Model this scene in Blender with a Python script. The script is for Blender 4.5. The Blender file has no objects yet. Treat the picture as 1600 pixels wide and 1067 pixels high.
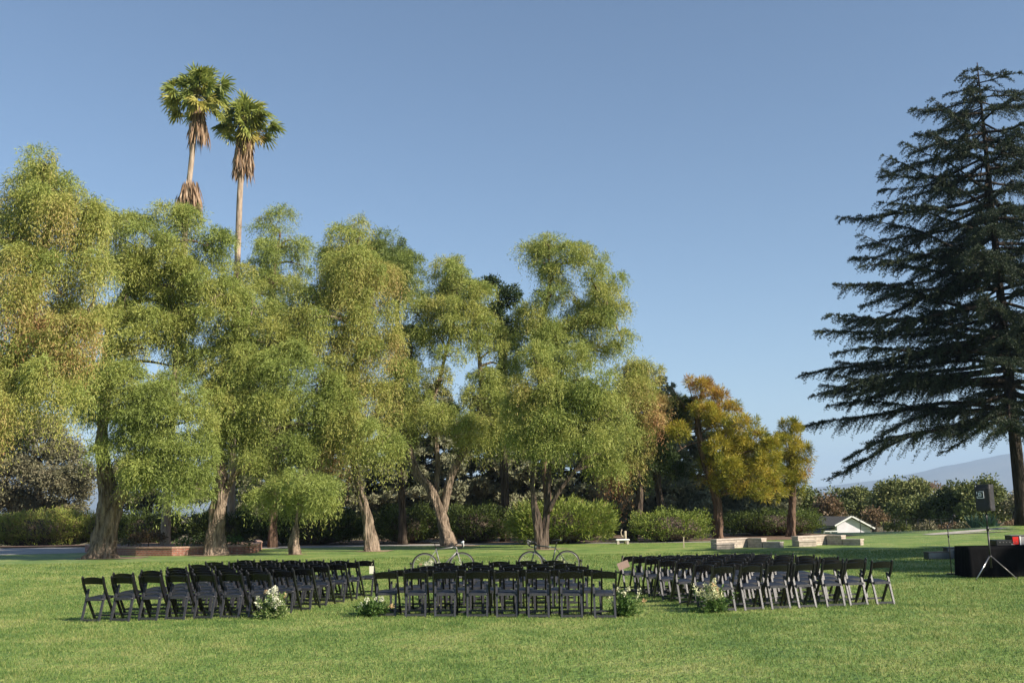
import bpy, math, random
import numpy as np
from mathutils import Vector, Matrix

random.seed(7)
R = np.random.default_rng(11)
SC = bpy.context.scene
COL = SC.collection

# ------------------------------------------------------------------ camera
F = 1555.6
EYE = 1.9
PITCH = math.atan((795 - 533.5) / F)
ROLL = math.radians(1.0)
cam_d = bpy.data.cameras.new('camera')
cam_d.sensor_width = 36.0
cam_d.lens = 36.0 * F / 1600
cam_d.clip_end = 40000
cam_d.clip_start = 0.1
cam = bpy.data.objects.new('camera', cam_d)
COL.objects.link(cam)
fwd = Vector((0, math.cos(PITCH), math.sin(PITCH)))
up0 = Vector((0, -math.sin(PITCH), math.cos(PITCH)))
rt0 = Vector((1, 0, 0))
rt = rt0 * math.cos(ROLL) - up0 * math.sin(ROLL)
up = up0 * math.cos(ROLL) + rt0 * math.sin(ROLL)
M = Matrix((rt, up, -fwd)).transposed().to_4x4()
M.translation = Vector((0, 0, EYE))
cam.matrix_world = M
SC.camera = cam

# ------------------------------------------------------------------ sun, sky, exposure
SUN_EL = math.radians(31)
SUN_BACK = math.radians(30)      # how far behind the camera's right-hand side the sun stands
sdir = Vector((math.cos(SUN_BACK) * math.cos(SUN_EL), -math.sin(SUN_BACK) * math.cos(SUN_EL), math.sin(SUN_EL)))
sun_d = bpy.data.lights.new('sun', 'SUN')
sun_d.energy = 5.0
sun_d.angle = math.radians(0.5)
sun_d.color = (1.0, 0.90, 0.76)
sun = bpy.data.objects.new('sun', sun_d)
sun.rotation_euler = sdir.to_track_quat('Z', 'Y').to_euler()
sun.location = (30, -20, 40)
COL.objects.link(sun)
W = bpy.data.worlds.new('World')
SC.world = W
W.use_nodes = True
wn = W.node_tree
sky = wn.nodes.new('ShaderNodeTexSky')
sky.sky_type = 'NISHITA'
sky.sun_disc = False
sky.sun_elevation = SUN_EL
sky.sun_rotation = math.atan2(sdir.x, sdir.y)
sky.altitude = 200
sky.air_density = 1.0
sky.dust_density = 0.15
sky.ozone_density = 2.0
bg = wn.nodes['Background']
bg.inputs['Strength'].default_value = 0.068
wn.links.new(sky.outputs[0], bg.inputs['Color'])
SC.view_settings.view_transform = 'Standard'
SC.view_settings.look = 'None'
SC.view_settings.exposure = 1.0
SC.view_settings.gamma = 1.0
SC.view_settings.use_curve_mapping = False
SC.cycles.max_bounces = 6
SC.cycles.diffuse_bounces = 3
SC.cycles.transmission_bounces = 4
SC.cycles.volume_bounces = 0

# ------------------------------------------------------------------ pixel helpers (photo pixels, 1600 x 1067)
def ray(x, y):
    d = rt * ((x - 800) / F) + up * (-(y - 533.5) / F) + fwd
    return d
def P(x, y, D):
    """the place seen at photo pixel x, y that stands D metres ahead"""
    d = ray(x, y)
    t = D / d.y
    return Vector((d.x * t, D, EYE + d.z * t))
def G(x, y, z=0.0):
    d = ray(x, y)
    t = (z - EYE) / d.z
    return Vector((d.x * t, d.y * t, z))
def ppm(D):
    return F / D

def sstep(a, b, v):
    t = np.clip((v - a) / (b - a), 0, 1)
    return t * t * (3 - 2 * t)
CED = P(1600, 826, 64)
def terrain(x, y):
    z = -3.2 * sstep(65, 112, y) - 1.5 * sstep(112, 260, y)
    z = z + 0.35 * np.exp(-(((x - CED.x) / 5) ** 2 + ((y - 64) / 3.0) ** 2))
    return z

# ------------------------------------------------------------------ mesh helpers
def tag(o, label=None, cat=None, group=None, kind=None):
    if label: o['label'] = label
    if cat: o['category'] = cat
    if group: o['group'] = group
    if kind: o['kind'] = kind
    return o
def empty(name, loc, label=None, cat=None, group=None, rz=0.0):
    o = bpy.data.objects.new(name, None)
    o.empty_display_size = 0.3
    o.location = loc
    o.rotation_euler = (0, 0, rz)
    COL.objects.link(o)
    return tag(o, label, cat, group)
def mesh_np(name, V, Fc, mat, parent=None, base=None, tint=None, smooth=False):
    """V (n,3); Fc (m,k) array with one k; world coordinates minus base"""
    V = np.asarray(V, dtype=np.float32)
    if base is not None:
        V = V - np.array(base, dtype=np.float32)
    me = bpy.data.meshes.new(name)
    me.vertices.add(len(V))
    me.vertices.foreach_set('co', V.ravel())
    Fc = np.asarray(Fc, dtype=np.int32)
    m, k = Fc.shape
    me.loops.add(m * k)
    me.loops.foreach_set('vertex_index', Fc.ravel())
    me.polygons.add(m)
    me.polygons.foreach_set('loop_start', np.arange(m, dtype=np.int32) * k)
    me.polygons.foreach_set('loop_total', np.full(m, k, dtype=np.int32))
    me.update(calc_edges=True)
    if smooth:
        me.polygons.foreach_set('use_smooth', np.ones(m, dtype=bool))
    if tint is not None:
        a = me.attributes.new('tint', 'FLOAT', 'POINT')
        a.data.foreach_set('value', np.asarray(tint, dtype=np.float32))
    me.materials.append(mat)
    o = bpy.data.objects.new(name, me)
    if parent is not None: o.parent = parent
    elif base is not None: o.location = base
    COL.objects.link(o)
    return o

class MB:
    """collects shapes and links them as one mesh object"""
    def __init__(s):
        s.v = []; s.f = []; s.sm = []
    def add(s, vs, fs, smooth=False):
        n = len(s.v)
        s.v += [tuple(v) for v in vs]
        s.f += [tuple(i + n for i in f) for f in fs]
        s.sm += [smooth] * len(fs)
        return s
    def box(s, c, d, rot=None, bev=0.0):
        cx, cy, cz = c; x, y, z = d[0] / 2, d[1] / 2, d[2] / 2
        if bev > 0:
            b = min(bev, x * .9, y * .9, z * .9)
            vs = []
            for sz in (-1, 1):
                for (px, py) in ((-1, -1), (1, -1), (1, 1), (-1, 1)):
                    vs.append((px * (x - b), py * (y - b), sz * z))
                for (px, py) in ((-1, -1), (1, -1), (1, 1), (-1, 1)):
                    vs.append((px * x, py * (y - b), sz * (z - b)))
                    vs.append((px * (x - b), py * y, sz * (z - b)))
            # simple: rings
            ring = lambda r, zz: [(-x + b, -y + (0 if r else b), zz), (x - b, -y + (0 if r else b), zz), (x - (0 if r else b), -y + b, zz), (x - (0 if r else b), y - b, zz),
                                  (x - b, y - (0 if r else b), zz), (-x + b, y - (0 if r else b), zz), (-x + (0 if r else b), y - b, zz), (-x + (0 if r else b), -y + b, zz)]
            vs = ring(0, -z) + ring(1, -z + b) + ring(1, z - b) + ring(0, z)
            fs = [tuple(range(7, -1, -1)), tuple(range(24, 32))]
            for k in range(3):
                for i in range(8):
                    j = (i + 1) % 8
                    fs.append((k * 8 + i, k * 8 + j, (k + 1) * 8 + j, (k + 1) * 8 + i))
        else:
            vs = [(-x, -y, -z), (x, -y, -z), (x, y, -z), (-x, y, -z), (-x, -y, z), (x, -y, z), (x, y, z), (-x, y, z)]
            fs = [(3, 2, 1, 0), (4, 5, 6, 7), (0, 1, 5, 4), (1, 2, 6, 5), (2, 3, 7, 6), (3, 0, 4, 7)]
        vv = [Vector(v) for v in vs]
        if rot is not None: vv = [rot @ v for v in vv]
        return s.add([(v.x + cx, v.y + cy, v.z + cz) for v in vv], fs)
    def bar(s, a, b, w, h, upv=(0, 0, 1)):
        """rectangular bar from a to b, w across, h along the up hint"""
        a = Vector(a); b = Vector(b); d = (b - a).normalized()
        u = Vector(upv); sx = d.cross(u)
        if sx.length < 1e-5: sx = d.cross(Vector((0, 1, 0)))
        sx.normalize(); u = sx.cross(d).normalized()
        vs = []
        for p in (a, b):
            for (i, j) in ((-1, -1), (1, -1), (1, 1), (-1, 1)):
                vs.append(p + sx * (i * w / 2) + u * (j * h / 2))
        return s.add(vs, [(0, 1, 2, 3), (7, 6, 5, 4), (0, 4, 5, 1), (1, 5, 6, 2), (2, 6, 7, 3), (3, 7, 4, 0)])
    def tube(s, pts, r, n=8, cap=True, closed=False, noise=0.0):
        pts = [Vector(p) for p in pts]
        m = len(pts)
        rs = r if hasattr(r, '__len__') else [r] * m
        vs = []; fs = []
        ref = None
        for i in range(m):
            if closed: t = pts[(i + 1) % m] - pts[i - 1]
            else: t = pts[min(i + 1, m - 1)] - pts[max(i - 1, 0)]
            t.normalize()
            if ref is None:
                ref = t.orthogonal().normalized()
            ref = (ref - t * ref.dot(t)).normalized()
            bi = t.cross(ref)
            for k in range(n):
                a = 2 * math.pi * k / n
                rr = rs[i] * (1 + (noise * (random.random() - .5) if noise else 0))
                vs.append(pts[i] + (ref * math.cos(a) + bi * math.sin(a)) * rr)
        for i in range(m if closed else m - 1):
            j = (i + 1) % m
            for k in range(n):
                l = (k + 1) % n
                fs.append((i * n + k, i * n + l, j * n + l, j * n + k))
        if cap and not closed:
            fs.append(tuple(range(n - 1, -1, -1)))
            fs.append(tuple(range((m - 1) * n, m * n)))
        return s.add(vs, fs, True)
    def ball(s, c, r, nu=10, nv=6):
        r = r if hasattr(r, '__len__') else (r, r, r)
        vs = []; fs = []
        for j in range(1, nv):
            ph = math.pi * j / nv
            for i in range(nu):
                th = 2 * math.pi * i / nu
                vs.append((c[0] + r[0] * math.sin(ph) * math.cos(th), c[1] + r[1] * math.sin(ph) * math.sin(th), c[2] + r[2] * math.cos(ph)))
        for j in range(nv - 2):
            for i in range(nu):
                k = (i + 1) % nu
                fs.append((j * nu + i, (j + 1) * nu + i, (j + 1) * nu + k, j * nu + k))
        t = len(vs); vs.append((c[0], c[1], c[2] + r[2])); b = t + 1; vs.append((c[0], c[1], c[2] - r[2]))
        for i in range(nu):
            k = (i + 1) % nu
            fs.append((t, i, k)); fs.append((b, (nv - 2) * nu + k, (nv - 2) * nu + i))
        return s.add(vs, fs, True)
    def build(s, name, mat, parent=None, base=None):
        me = bpy.data.meshes.new(name)
        vs = s.v
        if base is not None: vs = [(v[0] - base[0], v[1] - base[1], v[2] - base[2]) for v in vs]
        me.from_pydata(vs, [], s.f)
        me.polygons.foreach_set('use_smooth', s.sm)
        me.materials.append(mat)
        me.update()
        o = bpy.data.objects.new(name, me)
        if parent is not None: o.parent = parent
        elif base is not None: o.location = base
        COL.objects.link(o)
        return o

def smooth_path(pts, n=4):
    """Catmull-Rom through points"""
    pts = [Vector(p) for p in pts]
    if len(pts) < 3: 
        return [pts[0].lerp(pts[-1], i / n) for i in range(n + 1)]
    out = []
    q = [pts[0] * 2 - pts[1]] + pts + [pts[-1] * 2 - pts[-2]]
    for i in range(1, len(q) - 2):
        for k in range(n):
            t = k / n
            a, b, c, d = q[i - 1], q[i], q[i + 1], q[i + 2]
            out.append(0.5 * ((2 * b) + (c - a) * t + (2 * a - 5 * b + 4 * c - d) * t * t + (3 * b - a - 3 * c + d) * t ** 3))
    out.append(pts[-1])
    return out

# ------------------------------------------------------------------ materials
def newmat(name):
    m = bpy.data.materials.new(name); m.use_nodes = True
    nt = m.node_tree
    return m, nt, nt.nodes['Principled BSDF']
def lk(nt, a, b): nt.links.new(a, b)
def plain(name, col, rough=0.6, spec=0.4, metal=0.0, var=0.15, scale=8.0, bump=0.0, bscale=40.0, sheen=0.0):
    m, nt, bs = newmat(name)
    tc = nt.nodes.new('ShaderNodeTexCoord')
    nz = nt.nodes.new('ShaderNodeTexNoise'); nz.inputs['Scale'].default_value = scale; nz.inputs['Detail'].default_value = 5
    lk(nt, tc.outputs['Object'], nz.inputs['Vector'])
    rp = nt.nodes.new('ShaderNodeValToRGB')
    rp.color_ramp.elements[0].position = .3; rp.color_ramp.elements[1].position = .7
    rp.color_ramp.elements[0].color = tuple(c * (1 - var) for c in col) + (1,)
    rp.color_ramp.elements[1].color = tuple(min(1, c * (1 + var)) for c in col) + (1,)
    lk(nt, nz.outputs['Fac'], rp.inputs['Fac']); lk(nt, rp.outputs[0], bs.inputs['Base Color'])
    bs.inputs['Roughness'].default_value = rough
    bs.inputs['Specular IOR Level'].default_value = spec
    bs.inputs['Metallic'].default_value = metal
    if sheen: bs.inputs['Sheen Weight'].default_value = sheen
    if bump:
        n2 = nt.nodes.new('ShaderNodeTexNoise'); n2.inputs['Scale'].default_value = bscale; n2.inputs['Detail'].default_value = 6
        lk(nt, tc.outputs['Object'], n2.inputs['Vector'])
        bp = nt.nodes.new('ShaderNodeBump'); bp.inputs['Strength'].default_value = bump; bp.inputs['Distance'].default_value = .03
        lk(nt, n2.outputs['Fac'], bp.inputs['Height']); lk(nt, bp.outputs[0], bs.inputs['Normal'])
    return m
def foliage(name, stops, trans=0.3, rough=0.55, nscale=0.6, namp=0.35, spec=0.25):
    """leaf material; the tint attribute (per leaf) runs along the colour stops"""
    m, nt, bs = newmat(name)
    at = nt.nodes.new('ShaderNodeAttribute'); at.attribute_name = 'tint'
    rp = nt.nodes.new('ShaderNodeValToRGB')
    els = rp.color_ramp.elements
    while len(els) < len(stops): els.new(.5)
    for e, (p, c) in zip(els, stops):
        e.position = p; e.color = tuple(c) + (1,)
    tc = nt.nodes.new('ShaderNodeTexCoord')
    nz = nt.nodes.new('ShaderNodeTexNoise'); nz.inputs['Scale'].default_value = nscale; nz.inputs['Detail'].default_value = 3
    lk(nt, tc.outputs['Object'], nz.inputs['Vector'])
    ma = nt.nodes.new('ShaderNodeMath'); ma.operation = 'SUBTRACT'; ma.inputs[1].default_value = .5
    lk(nt, nz.outputs['Fac'], ma.inputs[0])
    mb = nt.nodes.new('ShaderNodeMath'); mb.operation = 'MULTIPLY_ADD'; mb.inputs[1].default_value = namp
    lk(nt, ma.outputs[0], mb.inputs[0]); lk(nt, at.outputs['Fac'], mb.inputs[2])
    lk(nt, mb.outputs[0], rp.inputs['Fac'])
    lk(nt, rp.outputs[0], bs.inputs['Base Color'])
    bs.inputs['Roughness'].default_value = rough
    bs.inputs['Specular IOR Level'].default_value = spec
    tr = nt.nodes.new('ShaderNodeBsdfTranslucent')
    lk(nt, rp.outputs[0], tr.inputs['Color'])
    mx = nt.nodes.new('ShaderNodeMixShader'); mx.inputs[0].default_value = trans
    lk(nt, bs.outputs[0], mx.inputs[1]); lk(nt, tr.outputs[0], mx.inputs[2])
    lk(nt, mx.outputs[0], nt.nodes['Material Output'].inputs['Surface'])
    return m
def bark(name, c0, c1, sc=3.0, str_=0.9):
    m, nt, bs = newmat(name)
    tc = nt.nodes.new('ShaderNodeTexCoord')
    mp = nt.nodes.new('ShaderNodeMapping'); mp.inputs['Scale'].default_value = (1, 1, .22)
    lk(nt, tc.outputs['Object'], mp.inputs['Vector'])
    nz = nt.nodes.new('ShaderNodeTexNoise'); nz.inputs['Scale'].default_value = sc * 2; nz.inputs['Detail'].default_value = 8; nz.inputs['Roughness'].default_value = .65
    lk(nt, mp.outputs[0], nz.inputs['Vector'])
    rp = nt.nodes.new('ShaderNodeValToRGB')
    rp.color_ramp.elements[0].position = .35; rp.color_ramp.elements[1].position = .65
    rp.color_ramp.elements[0].color = tuple(c0) + (1,); rp.color_ramp.elements[1].color = tuple(c1) + (1,)
    lk(nt, nz.outputs['Fac'], rp.inputs['Fac']); lk(nt, rp.outputs[0], bs.inputs['Base Color'])
    vo = nt.nodes.new('ShaderNodeTexVoronoi'); vo.inputs['Scale'].default_value = sc * 3
    lk(nt, mp.outputs[0], vo.inputs['Vector'])
    ad = nt.nodes.new('ShaderNodeMath'); ad.operation = 'ADD'
    lk(nt, nz.outputs['Fac'], ad.inputs[0]); lk(nt, vo.outputs['Distance'], ad.inputs[1])
    bp = nt.nodes.new('ShaderNodeBump'); bp.inputs['Strength'].default_value = str_; bp.inputs['Distance'].default_value = .08
    lk(nt, ad.outputs[0], bp.inputs['Height']); lk(nt, bp.outputs[0], bs.inputs['Normal'])
    bs.inputs['Roughness'].default_value = .9; bs.inputs['Specular IOR Level'].default_value = .15
    return m

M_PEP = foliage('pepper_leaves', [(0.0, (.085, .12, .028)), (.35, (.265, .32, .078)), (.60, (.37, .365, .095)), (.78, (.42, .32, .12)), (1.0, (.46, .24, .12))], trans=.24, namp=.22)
M_DARKG = foliage('dark_leaves', [(0.0, (.02, .04, .012)), (.5, (.06, .09, .025)), (1.0, (.12, .13, .04))], trans=.25)
M_PINE = foliage('golden_needles', [(0.0, (.08, .11, .016)), (.35, (.27, .27, .035)), (.7, (.46, .36, .045)), (1.0, (.34, .18, .045))], trans=.25, namp=.5)
M_CEDAR = foliage('cedar_needles', [(0.0, (.016, .027, .018)), (.5, (.042, .060, .033)), (1.0, (.11, .115, .05))], trans=.10, namp=.3, spec=.2)
M_CEDARB = foliage('pale_cedar_needles', [(0.0, (.12, .13, .075)), (.5, (.26, .265, .155)), (1.0, (.36, .32, .21))], trans=.15, namp=.5)
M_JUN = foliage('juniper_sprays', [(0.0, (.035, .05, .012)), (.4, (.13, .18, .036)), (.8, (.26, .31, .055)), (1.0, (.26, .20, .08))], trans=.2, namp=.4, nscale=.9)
M_OAK = foliage('oak_leaves', [(0.0, (.06, .08, .026)), (.5, (.165, .19, .062)), (1.0, (.26, .25, .09))], trans=.2, namp=.5, nscale=.25)
M_RUST = foliage('rust_leaves', [(0.0, (.085, .062, .032)), (.5, (.19, .125, .07)), (1.0, (.32, .23, .15))], trans=.2)
M_GREY = foliage('grey_leaves', [(0.0, (.08, .085, .04)), (.5, (.18, .17, .095)), (1.0, (.27, .23, .15))], trans=.15, namp=.5, nscale=.5)
M_PALM = foliage('palm_leaves', [(0.0, (.07, .11, .025)), (.4, (.26, .30, .065)), (.75, (.44, .40, .10)), (1.0, (.46, .31, .12))], trans=.35, namp=.2, spec=.4)
M_SKIRT = foliage('dead_palm_leaves', [(0.0, (.12, .07, .04)), (.5, (.30, .19, .11)), (1.0, (.48, .36, .25))], trans=.1, namp=.3)
M_BOUQ = foliage('bouquet_leaves', [(0.0, (.025, .07, .015)), (.5, (.11, .19, .04)), (1.0, (.33, .36, .16))], trans=.3, nscale=4)
M_PETAL = foliage('petals', [(0.0, (.70, .69, .55)), (.5, (.66, .66, .34)), (1.0, (.66, .42, .24))], trans=.25, nscale=4, namp=.1)
M_AGAVE = foliage('agave_leaves', [(0.0, (.09, .16, .12)), (1.0, (.17, .26, .2))], trans=.05)
M_BARK = bark('pepper_bark', (.07, .05, .035), (.35, .27, .20), 3.4, 1.0)
M_BARKD = bark('dark_bark', (.035, .025, .02), (.13, .10, .075))
M_BARKR = bark('reddish_bark', (.06, .038, .026), (.20, .13, .09))
M_CBARK = bark('cedar_bark', (.018, .014, .011), (.06, .048, .038))
M_PALMT = bark('palm_bark', (.20, .15, .11), (.42, .33, .25), 2.0, .5)
M_POST = plain('glossy_black_resin', (.010, .010, .012), rough=.30, spec=.5, var=.25, scale=30)
M_FRAME = plain('black_resin', (.038, .038, .043), rough=.40, spec=.5, var=.25, scale=30, bump=.15, bscale=120)
M_BACK = plain('black_resin_back', (.0045, .0045, .005), rough=.26, spec=.40, var=.2, scale=20, bump=.05, bscale=90)
M_PAD = plain('black_vinyl', (.016, .018, .026), rough=.42, spec=.5, var=.2, scale=12, bump=.2, bscale=30)
M_BLACK = plain('black_metal', (.012, .012, .013), rough=.4, spec=.5)
M_RUBBER = plain('black_rubber', (.013, .013, .013), rough=.7)
M_CHROME = plain('bare_metal', (.55, .55, .56), rough=.3, metal=1.0)
M_GREYM = plain('grey_paint', (.16, .155, .15), rough=.35, spec=.6)
M_TEAL = plain('dark_teal_paint', (.02, .03, .028), rough=.3, spec=.6)
M_CLOTH = plain('black_cloth', (.005, .005, .006), rough=.95, spec=.1, bump=.3, bscale=8)
M_COVER = plain('black_nylon_cover', (.030, .028, .030), rough=.6, spec=.35, bump=.5, bscale=7)
M_WHITE = plain('white_paint', (.80, .80, .78), rough=.6, var=.05)
M_CREAM = plain('cream_paper', (.72, .70, .55), rough=.8, var=.05)
M_PINK = plain('kraft_paper', (.36, .25, .20), rough=.85, var=.1, scale=25)
M_STRING = plain('pale_string', (.6, .55, .4), rough=.9)
M_RED = plain('red_panel', (.62, .02, .015), rough=.35)
M_GREYP = plain('grey_panel', (.32, .29, .29), rough=.6)
M_BLUE = plain('dark_blue_plastic', (.014, .028, .042), rough=.45)
M_ROOF = plain('grey_shingles', (.13, .12, .105), rough=.9, var=.4, scale=14, bump=.4, bscale=30)
M_STUMP = plain('weathered_wood', (.38, .32, .23), rough=.85, var=.3, bump=.4, bscale=20)
M_ROADM = plain('road_gravel', (.33, .31, .29), rough=.95, var=.18, scale=1.5, bump=.4, bscale=25)
M_SOIL = plain('bark_mulch', (.16, .10, .065), rough=.95, var=.5, scale=3, bump=.8, bscale=12)
M_DGLASS = plain('dark_glass', (.02, .02, .025), rough=.08, spec=.7)

def brick(name, c1, c2, mo, sx=1.0, whitewash=None):
    m, nt, bs = newmat(name)
    ge = nt.nodes.new('ShaderNodeNewGeometry')
    tc = nt.nodes.new('ShaderNodeTexCoord')
    sp = nt.nodes.new('ShaderNodeSeparateXYZ'); lk(nt, tc.outputs['Object'], sp.inputs[0])
    ad = nt.nodes.new('ShaderNodeMath'); ad.operation = 'SUBTRACT'
    lk(nt, sp.outputs[0], ad.inputs[0]); lk(nt, sp.outputs[1], ad.inputs[1])
    cb = nt.nodes.new('ShaderNodeCombineXYZ'); lk(nt, ad.outputs[0], cb.inputs[0]); lk(nt, sp.outputs[2], cb.inputs[1])
    bt = nt.nodes.new('ShaderNodeTexBrick'); lk(nt, cb.outputs[0], bt.inputs['Vector'])
    bt.inputs['Scale'].default_value = 1.0
    bt.inputs['Brick Width'].default_value = .24 * sx; bt.inputs['Row Height'].default_value = .085
    bt.inputs['Mortar Size'].default_value = .010; bt.inputs['Bias'].default_value = -.2
    bt.inputs['Color1'].default_value = tuple(c1) + (1,); bt.inputs['Color2'].default_value = tuple(c2) + (1,)
    bt.inputs['Mortar'].default_value = tuple(mo) + (1,)
    nz = nt.nodes.new('ShaderNodeTexNoise'); nz.inputs['Scale'].default_value = 6; nz.inputs['Detail'].default_value = 6
    lk(nt, tc.outputs['Object'], nz.inputs['Vector'])
    mx = nt.nodes.new('ShaderNodeMix'); mx.data_type = 'RGBA'; mx.blend_type = 'MULTIPLY'; mx.inputs[0].default_value = .6
    rp = nt.nodes.new('ShaderNodeValToRGB'); rp.color_ramp.elements[0].color = (.5, .5, .5, 1); rp.color_ramp.elements[1].color = (1.3, 1.3, 1.3, 1)
    rp.color_ramp.elements[0].position = .3; rp.color_ramp.elements[1].position = .7
    lk(nt, nz.outputs['Fac'], rp.inputs[0]); lk(nt, bt.outputs['Color'], mx.inputs[6]); lk(nt, rp.outputs[0], mx.inputs[7])
    lk(nt, mx.outputs[2], bs.inputs['Base Color'])
    bp = nt.nodes.new('ShaderNodeBump'); bp.inputs['Strength'].default_value = .7; bp.inputs['Distance'].default_value = .02; bp.invert = True
    lk(nt, bt.outputs['Fac'], bp.inputs['Height']); lk(nt, bp.outputs[0], bs.inputs['Normal'])
    bs.inputs['Roughness'].default_value = .9
    return m
M_BRICK = brick('red_brick', (.36, .13, .085), (.24, .10, .07), (.35, .30, .25))
M_PALEB = brick('pale_block', (.46, .39, .32), (.34, .28, .23), (.30, .26, .22), 1.6)
M_CAP = plain('stone_cap', (.44, .38, .32), rough=.85, var=.2, bump=.3, bscale=20)

# lawn: patchy greens with straw
def lawn_mat(name, leafy):
    m, nt, bs = newmat(name)
    ge = nt.nodes.new('ShaderNodeNewGeometry')
    def noise(sc, det, sy=1.0):
        mp = nt.nodes.new('ShaderNodeMapping'); mp.inputs['Scale'].default_value = (1, sy, 0)
        lk(nt, ge.outputs['Position'], mp.inputs['Vector'])
        n = nt.nodes.new('ShaderNodeTexNoise'); n.inputs['Scale'].default_value = sc; n.inputs['Detail'].default_value = det
        lk(nt, mp.outputs[0], n.inputs['Vector']); return n
    n1 = noise(.45, 5); n2 = noise(1.7, 6, 1.0); n3 = noise(14, 6); 
    r1 = nt.nodes.new('ShaderNodeValToRGB')
    e = r1.color_ramp.elements
    e[0].position = .34; e[0].color = LG[0] + (1,)
    e[1].position = .5; e[1].color = LG[1] + (1,)
    e2 = e.new(.67); e2.color = LG[2] + (1,)
    mixf = nt.nodes.new('ShaderNodeMath'); mixf.operation = 'MULTIPLY_ADD'; mixf.inputs[1].default_value = .5
    lk(nt, n2.outputs['Fac'], mixf.inputs[0])
    h = nt.nodes.new('ShaderNodeMath'); h.operation = 'MULTIPLY'; h.inputs[1].default_value = .5
    lk(nt, n1.outputs['Fac'], h.inputs[0]); lk(nt, h.outputs[0], mixf.inputs[2])
    src = mixf.outputs[0]
    if leafy:
        at = nt.nodes.new('ShaderNodeAttribute'); at.attribute_name = 'tint'
        k = nt.nodes.new('ShaderNodeMath'); k.operation = 'ADD'
        lk(nt, src, k.inputs[0]); lk(nt, at.outputs['Fac'], k.inputs[1]); src = k.outputs[0]
    else:
        k0 = nt.nodes.new('ShaderNodeMath'); k0.operation = 'MULTIPLY_ADD'; k0.inputs[1].default_value = .35; 
        k1 = nt.nodes.new('ShaderNodeMath'); k1.operation = 'SUBTRACT'; k1.inputs[1].default_value = .175
        lk(nt, n3.outputs['Fac'], k0.inputs[0]); lk(nt, src, k1.inputs[0]); lk(nt, k1.outputs[0], k0.inputs[2]); src = k0.outputs[0]
    lk(nt, src, r1.inputs[0])
    lk(nt, r1.outputs[0], bs.inputs['Base Color'])
    bs.inputs['Roughness'].default_value = .6; bs.inputs['Specular IOR Level'].default_value = .25
    if leafy:
        tr = nt.nodes.new('ShaderNodeBsdfTranslucent'); lk(nt, r1.outputs[0], tr.inputs['Color'])
        mx = nt.nodes.new('ShaderNodeMixShader'); mx.inputs[0].default_value = .35
        lk(nt, bs.outputs[0], mx.inputs[1]); lk(nt, tr.outputs[0], mx.inputs[2])
        lk(nt, mx.outputs[0], nt.nodes['Material Output'].inputs['Surface'])
    else:
        bp = nt.nodes.new('ShaderNodeBump'); bp.inputs['Strength'].default_value = .8; bp.inputs['Distance'].default_value = .12
        n4 = noise(9, 8)
        lk(nt, n4.outputs['Fac'], bp.inputs['Height']); lk(nt, bp.outputs[0], bs.inputs['Normal'])
    return m
LG = ((.085, .155, .034), (.175, .26, .060), (.33, .34, .12))
M_LAWN = lawn_mat('lawn', False)
M_BLADE = lawn_mat('grass_blades', True)

# ------------------------------------------------------------------ ground
def build_ground():
    xs = np.concatenate([[-14000, -6000, -2000, -600, -250, -120], np.arange(-80, 81, 2.0), [120, 250, 600, 2000, 6000, 14000]])
    ys = np.concatenate([[-3000, -400, -60, -20], np.arange(0, 131, 2.0), [150, 180, 220, 260, 400, 800, 2000, 5000, 15000]])
    X, Y = np.meshgrid(xs, ys)
    Z = terrain(X, Y)
    V = np.stack([X.ravel(), Y.ravel(), Z.ravel()], 1)
    nx, ny = len(xs), len(ys)
    i, j = np.meshgrid(np.arange(nx - 1), np.arange(ny - 1))
    a = (j * nx + i).ravel()
    Fc = np.stack([a, a + 1, a + nx + 1, a + nx], 1)
    o = mesh_np('ground', V, Fc, M_LAWN, smooth=True)
    tag(o, kind='structure')
build_ground()
def sheet(name, poly, mat, dz, kind='structure'):
    vs = [(p[0], p[1], dz) for p in poly]
    m = MB(); m.add(vs, [tuple(range(len(vs)))])
    return tag(m.build(name, mat), kind=kind)
# gravel road behind the first trees
near = [(-60, 50.5), (-40, 51.5), (-26, 53.0), (-18, 55.2), (-8, 56.0), (0, 55.2), (6, 54.2), (12, 53.2)]
far = [(12, 54.0), (6, 56.0), (0, 57.4), (-8, 58.8), (-18, 60.0), (-26, 63.5), (-40, 66.0), (-60, 67)]
sheet('gravel_road', near + far, M_ROADM, .006)
def bed():
    nb = 40
    xs = np.linspace(-75, 20, nb)
    nearx = [-75, -60, -26, -18, -8, 0, 6, 14, 20]; neary = [67.1, 67.1, 63.6, 60.1, 58.9, 57.5, 56.1, 54.3, 59.5]
    V = []
    K = 16
    for x in xs:
        y0 = float(np.interp(x, nearx, neary)); y1 = float(np.interp(x, [-75, 5, 20], [104, 96, 62]))
        for k in range(K):
            y = y0 + (y1 - y0) * k / (K - 1)
            V.append((x, y, float(terrain(x, y)) + (.012 if y < 63 else .09)))
    Fc = [(a * K + b, (a + 1) * K + b, (a + 1) * K + b + 1, a * K + b + 1) for a in range(nb - 1) for b in range(K - 1)]
    tag(mesh_np('planting_bed', np.array(V), np.array(Fc), M_SOIL, smooth=True), kind='structure')
bed()
def far_field():
    xs = np.concatenate([[-5000, -1500, -400], np.arange(-120, 121, 12.0), [400, 1500, 5000]]); ys = np.array([104, 110, 118, 130, 150, 180, 220, 260, 400, 800, 2000, 5000, 7200.0])
    X, Y = np.meshgrid(xs, ys); Z = terrain(X, Y) + .12
    i, j = np.meshgrid(np.arange(len(xs) - 1), np.arange(len(ys) - 1)); a = (j * len(xs) + i).ravel(); nx = len(xs)
    tag(mesh_np('scrub_field', np.stack([X.ravel(), Y.ravel(), Z.ravel()], 1), np.stack([a, a + 1, a + nx + 1, a + nx], 1), M_FIELD, smooth=True), kind='structure')
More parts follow.
